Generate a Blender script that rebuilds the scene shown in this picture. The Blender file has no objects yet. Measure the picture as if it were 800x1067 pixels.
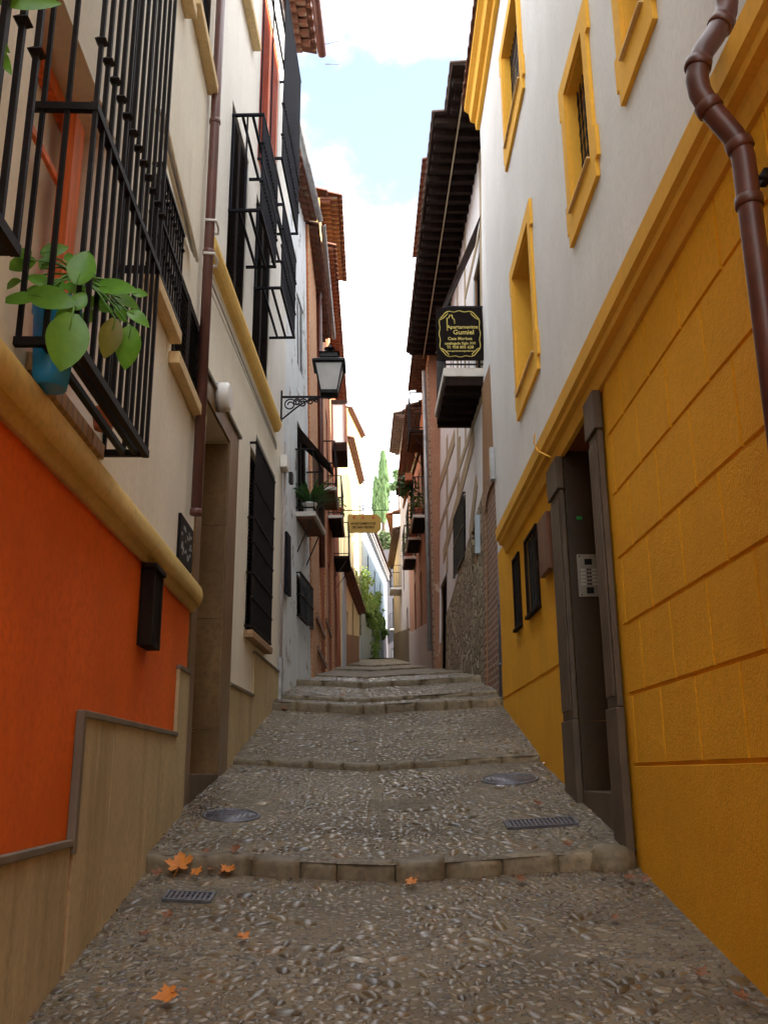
import bpy, math, random
import numpy as np
from mathutils import Vector, Matrix, noise
R = random.Random(7)
S = bpy.context.scene
COL = S.collection
PI = math.pi

# ------------------------------------------------------------------ camera model
FPX, CX, CY = 970.0, 400.0, 533.5
fw = Vector(((396-CX)/FPX, -(806-CY)/FPX, -1)).normalized()
up = Vector(((372-CX)/FPX, -(-2930-CY)/FPX, -1)); up = (up - fw*up.dot(fw)).normalized()
rt = fw.cross(up)
M3 = Matrix((rt, fw, up))                      # world = M3 @ camera vector
def ray(px, py):
    return M3 @ Vector(((px-CX)/FPX, -(py-CY)/FPX, -1.0))
def at_y(px, py, Y):
    r = ray(px, py); return r*(Y/r.y)
def at_x(px, py, X):
    r = ray(px, py); return r*(X/r.x)
def at_z(px, py, Z):
    r = ray(px, py); return r*(Z/r.z)

# ------------------------------------------------------------------ street profile
PROF = [(-60,-9.0),(-6,-2.50),(0,-1.484),(5.4,-.566),(5.4,-.483),(8.4,.024),(8.4,.072),(10.75,.647),(10.75,.743),(11.3,.815),
        (11.3,.86),(12.8,1.115),(12.8,1.19),(15.1,1.467),(15.1,1.498),(22,2.30),(22,2.345),(30,3.279),(30,3.339),(45,5.29),(62,5.6),(75,6.6),(160,44)]
def gz(Y):
    for (a,za),(b,zb) in zip(PROF, PROF[1:]):
        if b > a and a <= Y < b: return za+(zb-za)*(Y-a)/(b-a)
    return PROF[-1][1]
def seam(Y): return .13-.042*(min(max(Y,0),12)-3.8)
def ground(X, Y):
    return gz(Y)+.065*min(1.3,abs(X-seam(Y))/1.3)+.008*noise.noise((X*1.7,Y*1.7,0))
def on_ground(px, py, lim=44):
    r = ray(px, py); Y = 2.0
    while Y < lim:
        X = r.x/r.y*Y
        if r.z/r.y*Y < gz(Y)+.065*min(1.3,abs(X-seam(Y))/1.3): break
        Y += .01
    return Vector((r.x/r.y*Y, Y, ground(r.x/r.y*Y, Y)))

# ------------------------------------------------------------------ facade frames
class F:
    def __init__(s, p, q, side, lean=0):
        s.lean=lean
        s.p = Vector(p); q = Vector(q); s.L = (q-s.p).length; s.d = (q-s.p)/s.L
        s.n = Vector((s.d.y,-s.d.x)) if side == 'L' else Vector((-s.d.y,s.d.x))
    def P(s, t, n, z):
        v = s.p+s.d*t+s.n*(n-s.lean*(z-1))
        return Vector((v.x, v.y, z))
    def px(s, px, py, n=0):                    # picture point -> (along, height) on the facade plane
        r = ray(px, py); N = s.n; w = Vector((0,0,1))
        for _ in range(6):
            o = s.p+s.n*(n-s.lean*(w.z-1)); k = N.dot(o)/(N.x*r.x+N.y*r.y); w = r*k
        return (Vector((w.x,w.y))-s.p).dot(s.d), w.z
W = F((0,0),(0,1),'L')                          # world aligned frame: t=Y, n=X
class WF:                                       # frame with x,y,z straight through
    def P(s, x, y, z): return Vector((x,y,z))
WW = WF()

# ------------------------------------------------------------------ mesh builder
class MB:
    def __init__(s): s.v=[]; s.f=[]; s.sm=[]
    def add(s, vs, fs, smooth=False):
        o=len(s.v); s.v+= [Vector(v) for v in vs]; s.f+=[tuple(i+o for i in f) for f in fs]; s.sm+=[smooth]*len(fs)
        return s
    def quad(s,a,b,c,d): return s.add([a,b,c,d],[(0,1,2,3)])
    def box(s, fr, a0,a1,b0,b1,c0,c1):
        P=fr.P
        vs=[P(a,b,c) for c in (c0,c1) for b in (b0,b1) for a in (a0,a1)]
        return s.add(vs,[(0,2,3,1),(4,5,7,6),(0,1,5,4),(2,6,7,3),(0,4,6,2),(1,3,7,5)])
    def hexa(s, vs): return s.add(vs,[(0,2,3,1),(4,5,7,6),(0,1,5,4),(2,6,7,3),(0,4,6,2),(1,3,7,5)])
    def tube(s, pts, r, seg=8, cap=True, smooth=True):
        pts=[Vector(p) for p in pts]; n=len(pts); rs=r if isinstance(r,(list,tuple)) else [r]*n
        vs=[]; fs=[]; ref=None
        for i,p in enumerate(pts):
            t=(pts[min(i+1,n-1)]-pts[max(i-1,0)]).normalized()
            if ref is None:
                ref=Vector((0,0,1)) if abs(t.z)<.9 else Vector((1,0,0))
            a=(ref-t*ref.dot(t)).normalized(); ref=a; b=t.cross(a)
            for k in range(seg):
                g=2*PI*k/seg+PI/seg; vs.append(p+(a*math.cos(g)+b*math.sin(g))*rs[i])
        for i in range(n-1):
            for k in range(seg):
                k2=(k+1)%seg; fs.append((i*seg+k,i*seg+k2,(i+1)*seg+k2,(i+1)*seg+k))
        s.add(vs,fs,smooth)
        if cap:
            o=len(s.v)-len(vs); s.f.append(tuple(o+k for k in range(seg))[::-1]); s.f.append(tuple(o+(n-1)*seg+k for k in range(seg))); s.sm+=[False,False]
        return s
    def bar(s,p,q,r=.008): return s.tube([p,q],r,4,True,False)
    def prism(s, fr, prof, t0, t1):             # profile of (n,z) swept along t
        k=len(prof); vs=[fr.P(t,n,z) for t in (t0,t1) for n,z in prof]
        fs=[(i,(i+1)%k,k+(i+1)%k,k+i) for i in range(k)]+[tuple(range(k))[::-1],tuple(range(k,2*k))]
        return s.add(vs,fs)
    def slab(s, pts, thick):                    # planar outline, thickness vector
        k=len(pts); vs=[Vector(p) for p in pts]+[Vector(p)+Vector(thick) for p in pts]
        return s.add(vs,[tuple(range(k))[::-1],tuple(range(k,2*k))]+[(i,(i+1)%k,k+(i+1)%k,k+i) for i in range(k)])
    def lathe(s, c, prof, seg=16):              # prof of (r,z) about vertical axis
        vs=[]; fs=[]; c=Vector(c)
        for r,z in prof:
            for k in range(seg):
                g=2*PI*k/seg; vs.append(c+Vector((r*math.cos(g),r*math.sin(g),z)))
        for i in range(len(prof)-1):
            for k in range(seg):
                k2=(k+1)%seg; fs.append((i*seg+k,i*seg+k2,(i+1)*seg+k2,(i+1)*seg+k))
        s.add(vs,fs,True); o=len(s.v)-len(vs)
        s.f.append(tuple(o+k for k in range(seg))[::-1]); s.f.append(tuple(o+(len(prof)-1)*seg+k for k in range(seg))); s.sm+=[False,False]
        return s
    def wall(s, fr, t0,t1,z0,z1, holes=(), depth=.22, n=0):
        ts=sorted({t0,t1,*[h[0] for h in holes],*[h[1] for h in holes]}); zs=sorted({z0,z1,*[h[2] for h in holes],*[h[3] for h in holes]})
        ts=[t for t in ts if t0<=t<=t1]; zs=[z for z in zs if z0<=z<=z1]
        for a,b in zip(ts,ts[1:]):
            for c,d in zip(zs,zs[1:]):
                m=((a+b)/2,(c+d)/2)
                if any(h[0]<m[0]<h[1] and h[2]<m[1]<h[3] for h in holes): continue
                s.quad(fr.P(a,n,c),fr.P(b,n,c),fr.P(b,n,d),fr.P(a,n,d))
        for h in holes:
            a,b,c,d=h[:4]; D=h[4] if len(h)>4 else depth
            s.quad(fr.P(a,n,c),fr.P(a,n-D,c),fr.P(a,n-D,d),fr.P(a,n,d)); s.quad(fr.P(b,n,c),fr.P(b,n-D,c),fr.P(b,n-D,d),fr.P(b,n,d))
            s.quad(fr.P(a,n,c),fr.P(b,n,c),fr.P(b,n-D,c),fr.P(a,n-D,c)); s.quad(fr.P(a,n,d),fr.P(b,n,d),fr.P(b,n-D,d),fr.P(a,n-D,d))
        return s
    def shell(s, fr, t0,t1,z0,z1, back):        # the other faces of a house body behind its facade
        P=fr.P
        s.quad(P(t0,0,z0),P(t0,0,z1),P(t0,-back,z1),P(t0,-back,z0)); s.quad(P(t1,0,z0),P(t1,0,z1),P(t1,-back,z1),P(t1,-back,z0))
        s.quad(P(t0,-back,z0),P(t1,-back,z0),P(t1,-back,z1),P(t0,-back,z1)); s.quad(P(t0,0,z1),P(t1,0,z1),P(t1,-back,z1),P(t0,-back,z1))
        return s
    def build(s, name, mat, parent=None, bevel=0, **tags):
        root=parent
        while root is not None and root.parent: root=root.parent
        loc=Vector(root.location) if root is not None else None
        if loc is None:
            xs=[v.x for v in s.v]; ys=[v.y for v in s.v]; zs=[v.z for v in s.v]
            loc=Vector(((min(xs)+max(xs))/2,(min(ys)+max(ys))/2,min(zs)))
        me=bpy.data.meshes.new(name); me.from_pydata([v-loc for v in s.v],[],s.f); me.update()
        me.polygons.foreach_set('use_smooth',s.sm)
        me.materials.append(mat)
        o=bpy.data.objects.new(name,me); COL.objects.link(o)
        if root is None: o.location=loc
        else: o.parent=parent
        if bevel:
            md=o.modifiers.new('edge','BEVEL'); md.width=bevel; md.segments=2; md.limit_method='ANGLE'; md.angle_limit=math.radians(50)
        tag(o,**tags)
        return o
def tag(o,label=None,category=None,group=None,kind=None):
    for k,v in (('label',label),('category',category),('group',group),('kind',kind)):
        if v: o[k]=v
    return o
def thing(name, loc, label, category, group=None):
    o=bpy.data.objects.new(name,None); COL.objects.link(o); o.location=loc; o.empty_display_size=.2
    return tag(o,label,category,group)
def copy_thing(src, loc, rz=0, label=None, scale=None):
    c=src.copy(); COL.objects.link(c); c.location=loc; c.rotation_euler=(src.rotation_euler[0],src.rotation_euler[1],rz)
    if scale: c.scale=(scale,)*3
    if label: c['label']=label
    for ch in src.children:
        d=ch.copy(); COL.objects.link(d); d.parent=c
        for g in ch.children:
            e=g.copy(); COL.objects.link(e); e.parent=d
    return c
def rot_quad(fr,t,n,z,k=.02): pass

# ------------------------------------------------------------------ materials
def nodes(name):
    m=bpy.data.materials.new(name); m.use_nodes=True; nt=m.node_tree; b=nt.nodes['Principled BSDF']
    return m,nt,b
def N(nt,t,**kw):
    n=nt.nodes.new(t)
    for k,v in kw.items():
        if k in n.inputs: n.inputs[k].default_value=v
        else: setattr(n,k,v)
    return n
def c4(c,k=1): return (min(1,c[0]*k),min(1,c[1]*k),min(1,c[2]*k),1)
def coords(nt,scale=(1,1,1),kind='Object'):
    tc=N(nt,'ShaderNodeTexCoord'); mp=N(nt,'ShaderNodeMapping'); mp.inputs['Scale'].default_value=scale
    nt.links.new(tc.outputs[kind],mp.inputs['Vector']); return mp.outputs[0]
def ramp(nt,src,a,b,lo=(0,0,0,1),hi=(1,1,1,1)):
    r=N(nt,'ShaderNodeValToRGB'); r.color_ramp.elements[0].position=a; r.color_ramp.elements[1].position=b
    r.color_ramp.elements[0].color=lo; r.color_ramp.elements[1].color=hi; nt.links.new(src,r.inputs[0]); return r.outputs[0]
def mixc(nt,fac,a,b,blend='MIX'):
    m=N(nt,'ShaderNodeMix',data_type='RGBA',blend_type=blend)
    if isinstance(fac,(int,float)): m.inputs[0].default_value=fac
    else: nt.links.new(fac,m.inputs[0])
    for i,x in ((6,a),(7,b)):
        if isinstance(x,tuple): m.inputs[i].default_value=x
        else: nt.links.new(x,m.inputs[i])
    return m.outputs[2]
def bumpn(nt,b,h,strength=.3,dist=.01,prev=None):
    bp=N(nt,'ShaderNodeBump'); bp.inputs['Strength'].default_value=strength; bp.inputs['Distance'].default_value=dist
    nt.links.new(h,bp.inputs['Height'])
    if prev is not None: nt.links.new(prev,bp.inputs['Normal'])
    nt.links.new(bp.outputs[0],b.inputs['Normal']); return bp.outputs[0]
def plain(name,col,rough=.6,var=.15,scale=6,bump=.15,bscale=60,metal=0,spec=.5):
    m,nt,b=nodes(name); co=coords(nt)
    n=N(nt,'ShaderNodeTexNoise',Scale=scale,Detail=6.0); nt.links.new(co,n.inputs[0])
    nt.links.new(mixc(nt,ramp(nt,n.outputs[0],.3,.7),c4(col,1-var),c4(col,1+var)),b.inputs['Base Color'])
    b.inputs['Roughness'].default_value=rough; b.inputs['Metallic'].default_value=metal; b.inputs['Specular IOR Level'].default_value=spec
    if bump:
        n2=N(nt,'ShaderNodeTexNoise',Scale=bscale,Detail=4.0); nt.links.new(co,n2.inputs[0]); bumpn(nt,b,n2.outputs[0],bump,.004)
    return m
def stucco(name,col,var=.12,bump=.3,bscale=45,streak=.3,streakcol=(.12,.10,.07),patch=0,patchcol=(.35,.32,.27),rough=.85,spec=.25,bdist=.006):
    m,nt,b=nodes(name); co=coords(nt)
    n=N(nt,'ShaderNodeTexNoise',Scale=1.3,Detail=8.0,Roughness=.62); nt.links.new(co,n.inputs[0])
    base=mixc(nt,ramp(nt,n.outputs[0],.3,.72),c4(col,1-var),c4(col,1+var))
    nf=N(nt,'ShaderNodeTexNoise',Scale=28.0,Detail=5.0); nt.links.new(co,nf.inputs[0])
    base=mixc(nt,ramp(nt,nf.outputs[0],.45,.8),base,c4(col,1-var*1.3))
    st=N(nt,'ShaderNodeTexNoise',Scale=1.0,Detail=6.0,Roughness=.7); nt.links.new(coords(nt,(4,4,.55)),st.inputs[0])
    fac=N(nt,'ShaderNodeMath',operation='MULTIPLY'); nt.links.new(ramp(nt,st.outputs[0],.5,.82),fac.inputs[0]); fac.inputs[1].default_value=streak
    base=mixc(nt,fac.outputs[0],base,c4(streakcol))
    if patch:
        pn=N(nt,'ShaderNodeTexNoise',Scale=2.4,Detail=9.0,Roughness=.7); nt.links.new(co,pn.inputs[0])
        base=mixc(nt,ramp(nt,pn.outputs[0],.62-patch*.12,.66-patch*.1),base,c4(patchcol))
    nt.links.new(base,b.inputs['Base Color']); b.inputs['Roughness'].default_value=rough; b.inputs['Specular IOR Level'].default_value=spec
    n2=N(nt,'ShaderNodeTexNoise',Scale=bscale,Detail=5.0,Roughness=.6); nt.links.new(co,n2.inputs[0])
    p=bumpn(nt,b,n2.outputs[0],bump,bdist)
    n3=N(nt,'ShaderNodeTexNoise',Scale=5.0,Detail=3.0); nt.links.new(co,n3.inputs[0]); bumpn(nt,b,n3.outputs[0],bump*.7,.02,p)
    return m
def brick(name,c1,c2,mortar,w=.26,h=.065,swap=True,bump=.6,msize=.012):
    m,nt,b=nodes(name); tc=N(nt,'ShaderNodeTexCoord'); sp=N(nt,'ShaderNodeSeparateXYZ'); nt.links.new(tc.outputs['Object'],sp.inputs[0])
    ad=N(nt,'ShaderNodeMath',operation='ADD'); nt.links.new(sp.outputs[0],ad.inputs[0]); nt.links.new(sp.outputs[1],ad.inputs[1])
    cb=N(nt,'ShaderNodeCombineXYZ'); nt.links.new(ad.outputs[0],cb.inputs[0]); nt.links.new(sp.outputs[2],cb.inputs[1])
    dn=N(nt,'ShaderNodeTexNoise',Scale=6.0,Detail=3.0); nt.links.new(tc.outputs['Object'],dn.inputs[0])
    dv=N(nt,'ShaderNodeVectorMath',operation='SCALE'); nt.links.new(dn.outputs['Color'],dv.inputs[0]); dv.inputs['Scale'].default_value=.03
    av=N(nt,'ShaderNodeVectorMath',operation='ADD'); nt.links.new(cb.outputs[0],av.inputs[0]); nt.links.new(dv.outputs[0],av.inputs[1])
    br=N(nt,'ShaderNodeTexBrick'); br.inputs['Scale'].default_value=1; br.inputs['Brick Width'].default_value=w; br.inputs['Row Height'].default_value=h
    br.inputs['Mortar Size'].default_value=msize; br.inputs['Mortar Smooth'].default_value=.3; br.inputs['Bias'].default_value=0
    br.inputs['Color1'].default_value=c4(c1); br.inputs['Color2'].default_value=c4(c2); br.inputs['Mortar'].default_value=c4(mortar)
    nt.links.new(av.outputs[0],br.inputs[0])
    n=N(nt,'ShaderNodeTexNoise',Scale=3.0,Detail=8.0,Roughness=.7); nt.links.new(tc.outputs['Object'],n.inputs[0])
    nt.links.new(mixc(nt,ramp(nt,n.outputs[0],.3,.75,hi=(.6,.6,.6,1)),br.outputs[0],c4(mortar,.8)),b.inputs['Base Color'])
    b.inputs['Roughness'].default_value=.9
    mm=N(nt,'ShaderNodeMath',operation='MULTIPLY_ADD'); nt.links.new(br.outputs['Fac'],mm.inputs[0]); mm.inputs[1].default_value=-1; nt.links.new(n.outputs[0],mm.inputs[2])
    bumpn(nt,b,mm.outputs[0],bump,.012)
    return m
def rubble(name,c1,c2,mortar,scale=7):
    m,nt,b=nodes(name); co=coords(nt,(1,1,1.5))
    dn=N(nt,'ShaderNodeTexNoise',Scale=4.0,Detail=4.0); nt.links.new(co,dn.inputs[0])
    v0=N(nt,'ShaderNodeVectorMath',operation='SCALE'); v0.inputs['Scale'].default_value=.15; nt.links.new(dn.outputs['Color'],v0.inputs[0])
    v1=N(nt,'ShaderNodeVectorMath',operation='ADD'); nt.links.new(co,v1.inputs[0]); nt.links.new(v0.outputs[0],v1.inputs[1])
    vo=N(nt,'ShaderNodeTexVoronoi',Scale=scale); nt.links.new(v1.outputs[0],vo.inputs['Vector'])
    ve=N(nt,'ShaderNodeTexVoronoi',feature='DISTANCE_TO_EDGE',Scale=scale); nt.links.new(v1.outputs[0],ve.inputs['Vector'])
    sp=N(nt,'ShaderNodeSeparateColor'); nt.links.new(vo.outputs['Color'],sp.inputs[0])
    base=mixc(nt,sp.outputs[0],c4(c1),c4(c2))
    e=ramp(nt,ve.outputs[0],.03,.12)
    nf=N(nt,'ShaderNodeTexNoise',Scale=20.0,Detail=6.0); nt.links.new(co,nf.inputs[0])
    base=mixc(nt,ramp(nt,nf.outputs[0],.4,.8),base,c4(c1,.6))
    nt.links.new(mixc(nt,e,c4(mortar),base),b.inputs['Base Color']); b.inputs['Roughness'].default_value=.9
    bumpn(nt,b,e,.8,.03); return m
def woodm(name,col,rough=.5,scale=(30,30,2)):
    m,nt,b=nodes(name); n=N(nt,'ShaderNodeTexNoise',Scale=1.0,Detail=6.0); nt.links.new(coords(nt,scale),n.inputs[0])
    nt.links.new(mixc(nt,ramp(nt,n.outputs[0],.3,.7),c4(col,.6),c4(col,1.25)),b.inputs['Base Color']); b.inputs['Roughness'].default_value=rough
    bumpn(nt,b,n.outputs[0],.2,.004); return m
def leafm(name,c1,c2,rough=.4,transl=.25,brown=None):
    m,nt,b=nodes(name); g=N(nt,'ShaderNodeNewGeometry')
    base=mixc(nt,g.outputs['Random Per Island'],c4(c1),c4(c2))
    if brown:
        n=N(nt,'ShaderNodeTexNoise',Scale=9.0,Detail=5.0); nt.links.new(coords(nt),n.inputs[0])
        base=mixc(nt,ramp(nt,n.outputs[0],.6,.7),base,c4(brown))
    n=N(nt,'ShaderNodeTexNoise',Scale=25.0,Detail=3.0); nt.links.new(coords(nt),n.inputs[0])
    base=mixc(nt,ramp(nt,n.outputs[0],.35,.75,hi=(.5,.5,.5,1)),base,c4(c2,1.4))
    nt.links.new(base,b.inputs['Base Color']); b.inputs['Roughness'].default_value=rough
    tr=N(nt,'ShaderNodeBsdfTranslucent'); nt.links.new(base,tr.inputs[0]); mx=N(nt,'ShaderNodeMixShader'); mx.inputs[0].default_value=transl
    out=nt.nodes['Material Output']; nt.links.new(b.outputs[0],mx.inputs[1]); nt.links.new(tr.outputs[0],mx.inputs[2]); nt.links.new(mx.outputs[0],out.inputs[0])
    return m
def glassm(name,col=(.03,.035,.04),rough=.08):
    m,nt,b=nodes(name); b.inputs['Base Color'].default_value=c4(col); b.inputs['Roughness'].default_value=rough; b.inputs['Specular IOR Level'].default_value=.8
    n=N(nt,'ShaderNodeTexNoise',Scale=2.0); nt.links.new(coords(nt),n.inputs[0]); bumpn(nt,b,n.outputs[0],.05,.01); return m
def pebblem(name):
    m,nt,b=nodes(name); g=N(nt,'ShaderNodeNewGeometry')
    r=N(nt,'ShaderNodeValToRGB'); cr=r.color_ramp; cr.interpolation='LINEAR'
    cols=[(0,(.055,.048,.040)),(.25,(.12,.09,.048)),(.45,(.175,.13,.065)),(.60,(.105,.10,.095)),(.76,(.22,.175,.10)),(.9,(.19,.115,.055)),(.97,(.26,.21,.14)),(1,(.40,.35,.26))]
    cr.elements[0].position=0; cr.elements[0].color=c4(cols[0][1]); cr.elements[1].position=1; cr.elements[1].color=c4(cols[-1][1])
    for p,c in cols[1:-1]:
        e=cr.elements.new(p); e.color=c4(c)
    nt.links.new(g.outputs['Random Per Island'],r.inputs[0])
    n=N(nt,'ShaderNodeTexNoise',Scale=45.0,Detail=5.0); nt.links.new(coords(nt),n.inputs[0])
    base=mixc(nt,ramp(nt,n.outputs[0],.4,.75,hi=(.55,.55,.55,1)),r.outputs[0],(.12,.09,.055,1))
    gn=N(nt,'ShaderNodeTexNoise',Scale=1.1,Detail=7.0,Roughness=.7); gc=N(nt,'ShaderNodeNewGeometry'); nt.links.new(gc.outputs['Position'],gn.inputs[0])
    gf=N(nt,'ShaderNodeMath',operation='MULTIPLY'); nt.links.new(ramp(nt,gn.outputs[0],.46,.66),gf.inputs[0]); gf.inputs[1].default_value=.62
    base=mixc(nt,gf.outputs[0],base,(.060,.038,.018,1))
    gn2=N(nt,'ShaderNodeTexNoise',Scale=2.3,Detail=6.0,Roughness=.7); nt.links.new(gc.outputs['Position'],gn2.inputs[0])
    gf2=N(nt,'ShaderNodeMath',operation='MULTIPLY'); nt.links.new(ramp(nt,gn2.outputs[0],.50,.72),gf2.inputs[0]); gf2.inputs[1].default_value=.5
    base=mixc(nt,gf2.outputs[0],base,(.21,.155,.085,1))
    nt.links.new(base,b.inputs['Base Color'])
    b.inputs['Roughness'].default_value=.30; b.inputs['Specular IOR Level'].default_value=.55
    bumpn(nt,b,n.outputs[0],.25,.004); return m
def mortarm(name):
    m,nt,b=nodes(name); co=coords(nt)
    n=N(nt,'ShaderNodeTexNoise',Scale=1.6,Detail=9.0,Roughness=.65); nt.links.new(co,n.inputs[0])
    base=mixc(nt,ramp(nt,n.outputs[0],.32,.7),(.10,.078,.046,1),(.22,.175,.11,1))
    vo=N(nt,'ShaderNodeTexVoronoi',Scale=26.0); nt.links.new(coords(nt,(1,1.3,1)),vo.inputs['Vector'])
    sp=N(nt,'ShaderNodeSeparateColor'); nt.links.new(vo.outputs['Color'],sp.inputs[0])
    st=mixc(nt,sp.outputs[0],(.08,.07,.06,1),(.30,.26,.20,1))
    inside=ramp(nt,vo.outputs['Distance'],.38,.5,(1,1,1,1),(0,0,0,1))
    base=mixc(nt,inside,base,st)
    gn=N(nt,'ShaderNodeTexNoise',Scale=1.1,Detail=7.0,Roughness=.7); gc=N(nt,'ShaderNodeNewGeometry'); nt.links.new(gc.outputs['Position'],gn.inputs[0])
    gf=N(nt,'ShaderNodeMath',operation='MULTIPLY'); nt.links.new(ramp(nt,gn.outputs[0],.46,.66),gf.inputs[0]); gf.inputs[1].default_value=.62
    base=mixc(nt,gf.outputs[0],base,(.060,.038,.018,1))
    gn2=N(nt,'ShaderNodeTexNoise',Scale=2.3,Detail=6.0,Roughness=.7); nt.links.new(gc.outputs['Position'],gn2.inputs[0])
    gf2=N(nt,'ShaderNodeMath',operation='MULTIPLY'); nt.links.new(ramp(nt,gn2.outputs[0],.50,.72),gf2.inputs[0]); gf2.inputs[1].default_value=.5
    base=mixc(nt,gf2.outputs[0],base,(.21,.155,.085,1))
    nt.links.new(base,b.inputs['Base Color']); b.inputs['Roughness'].default_value=.75
    bumpn(nt,b,inside,.7,.012); return m
def tilem(name,c1,c2,lichen):
    m,nt,b=nodes(name); co=coords(nt)
    n=N(nt,'ShaderNodeTexNoise',Scale=4.5,Detail=8.0,Roughness=.7); nt.links.new(co,n.inputs[0])
    base=mixc(nt,ramp(nt,n.outputs[0],.3,.7),c4(c1),c4(c2))
    n2=N(nt,'ShaderNodeTexNoise',Scale=11.0,Detail=6.0); nt.links.new(co,n2.inputs[0])
    nt.links.new(mixc(nt,ramp(nt,n2.outputs[0],.55,.72),base,c4(lichen)),b.inputs['Base Color']); b.inputs['Roughness'].default_value=.9
    bumpn(nt,b,n2.outputs[0],.3,.006); return m

m_orange=stucco('orange render',(.80,.145,.008),.15,.2,70,.22,(.42,.06,.01),spec=.25)
m_yellow=stucco('ochre yellow render',(.86,.42,.018),.10,.6,75,.22,(.50,.22,.015),spec=.22,bdist=.008)
m_yellowtrim=stucco('ochre yellow trim',(.86,.47,.06),.08,.12,60,.22,(.5,.25,.04))
m_white=stucco('white render',(.76,.755,.76),.07,.18,60,.22,(.50,.49,.47))
m_cream=stucco('cream render',(.84,.80,.68),.07,.15,60,.22,(.35,.28,.2))
m_creamb=stucco('pale cream render',(.84,.83,.78),.06,.15,60,.2,(.42,.36,.28))
m_bluewhite=stucco('old whitewash',(.72,.77,.80),.09,.25,40,.35,(.3,.31,.3),patch=.5,patchcol=(.35,.34,.32))
m_dado=stucco('beige tile dado',(.56,.45,.25),.2,.1,50,.8,(.20,.14,.06),rough=.55,spec=.4)
m_dadotrim=plain('stone edge trim',(.17,.14,.10),.6,.2)
m_rail=stucco('ochre moulding',(.84,.58,.18),.16,.15,50,.12,(.45,.20,.03))
m_sillb=brick('brick sill',(.42,.22,.09),(.5,.3,.14),(.3,.2,.12),.07,.3)
m_sill=stucco('pale ochre sill',(.72,.55,.30),.15,.2,30,.3,(.3,.2,.1))
m_iron=plain('dark wrought iron',(.008,.005,.0045),.6,.3,20,.3,80,spec=.18)
m_ironb=plain('blue black iron',(.006,.006,.012),.6,.3,20,.3,80,spec=.15)
m_black=plain('black paint',(.007,.007,.008),.45,.2,spec=.25)
m_pipe=plain('brown plastic pipe',(.085,.024,.015),.40,.3,9,.06)
m_pipeo=plain('brown painted metal pipe',(.13,.055,.045),.4,.2,5,.05)
m_grey=plain('grey zinc',(.36,.37,.38),.45,.2,8,.1,60,.4)
m_redwood=woodm('orange red wood frame',(.85,.17,.03))
m_brownwood=woodm('brown wood',(.16,.06,.03))
m_darkwood=woodm('dark old wood',(.022,.013,.010),.85); m_darkwood.node_tree.nodes['Principled BSDF'].inputs['Specular IOR Level'].default_value=.12
m_bluepot=plain('blue glazed pot',(.02,.30,.72),.25,.1,6,.03)
m_terra=plain('terracotta pot',(.50,.16,.07),.8,.2,8,.15)
m_whitepot=plain('white ceramic',(.75,.75,.74),.3,.08)
m_marble=stucco('brown marble tiles',(.18,.105,.042),.30,.05,60,.3,(.40,.28,.15),rough=.3,spec=.5)
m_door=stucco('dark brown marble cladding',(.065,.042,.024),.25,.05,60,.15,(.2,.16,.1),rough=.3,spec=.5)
m_pil=plain('brown stone pilaster',(.10,.068,.042),.6,.22,5,.15,50)
m_steel=plain('brushed steel',(.34,.30,.25),.45,.1,8,.05,60,.5)
m_btn=plain('pale buttons',(.50,.48,.42),.4,.1)
m_dark=plain('dark interior',(.015,.013,.012),.9,.2,6,0)
m_curtain=plain('cream curtain',(.80,.76,.62),.9,.12,3,.2,15)
m_glass=glassm('window glass')
m_frost=plain('frosted lantern glass',(.45,.47,.48),.25,.06,8,.05)
m_brickR=brick('old reddish brick',(.15,.05,.028),(.27,.10,.055),(.34,.26,.18),h=.085,msize=.015)
m_brickO=brick('orange brick',(.66,.26,.10),(.50,.165,.06),(.58,.38,.22),h=.085,msize=.018)
m_redwall=stucco('red ochre plaster',(.40,.12,.045),.3,.4,30,.5,(.62,.34,.16),patch=.3,patchcol=(.35,.1,.04))
m_orgwall=stucco('salmon plaster',(.36,.18,.11),.18,.3,30,.45,(.3,.14,.08),patch=.2,patchcol=(.5,.35,.25))
m_tan=stucco('tan plaster',(.33,.19,.10),.15,.3,40,.3,(.25,.13,.07))
m_mauve=stucco('greyish plaster',(.42,.37,.35),.12,.3,30,.4,(.25,.2,.18),patch=.2,patchcol=(.35,.25,.2))
m_timber=stucco('painted grey timber band',(.40,.32,.21),.12,.2,40,.2,(.25,.2,.15))
m_stone=rubble('rubble stone',(.24,.18,.10),(.56,.47,.31),(.12,.09,.055),4.6)
m_tile=tilem('terracotta roof tile',(.085,.03,.018),(.20,.075,.04),(.14,.12,.075))
m_tiled=tilem('weathered dark roof tile',(.07,.04,.03),(.15,.09,.065),(.17,.15,.11))
m_farcream=stucco('sunny cream render',(.80,.66,.36),.08,.15,40,.2,(.5,.35,.15))
m_faryel=stucco('sunny yellow render',(.80,.56,.20),.08,.15,40,.25,(.6,.3,.1))
m_farwhite=stucco('shaded far whitewash',(.46,.54,.60),.06,.15,40,.2,(.4,.42,.42))  # base colour darkened and blued to put shade on the far wall
m_endwall=stucco('dark grey render',(.13,.12,.13),.15,.3,30,.4,(.05,.05,.05))
m_slab=plain('pale concrete',(.60,.57,.52),.8,.15,6,.2)
m_stepstone=stucco('kerb limestone',(.20,.155,.09),.45,.4,40,.8,(.08,.05,.025),rough=.6,spec=.45)
m_steptop=m_stepstone
m_mortar=mortarm('pebble mortar')
m_peb=pebblem('river pebbles')
m_earth=stucco('dry earth',(.28,.24,.16),.2,.3,10,0)
m_cast=plain('cast iron cover',(.12,.12,.14),.42,.3,12,.4,90,.3)
m_fall=leafm('fallen leaf orange',(.50,.14,.015),(.62,.22,.03),.6,.15)
m_fallr=leafm('fallen leaf brown',(.13,.045,.018),(.22,.085,.03),.6,.1)
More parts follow.
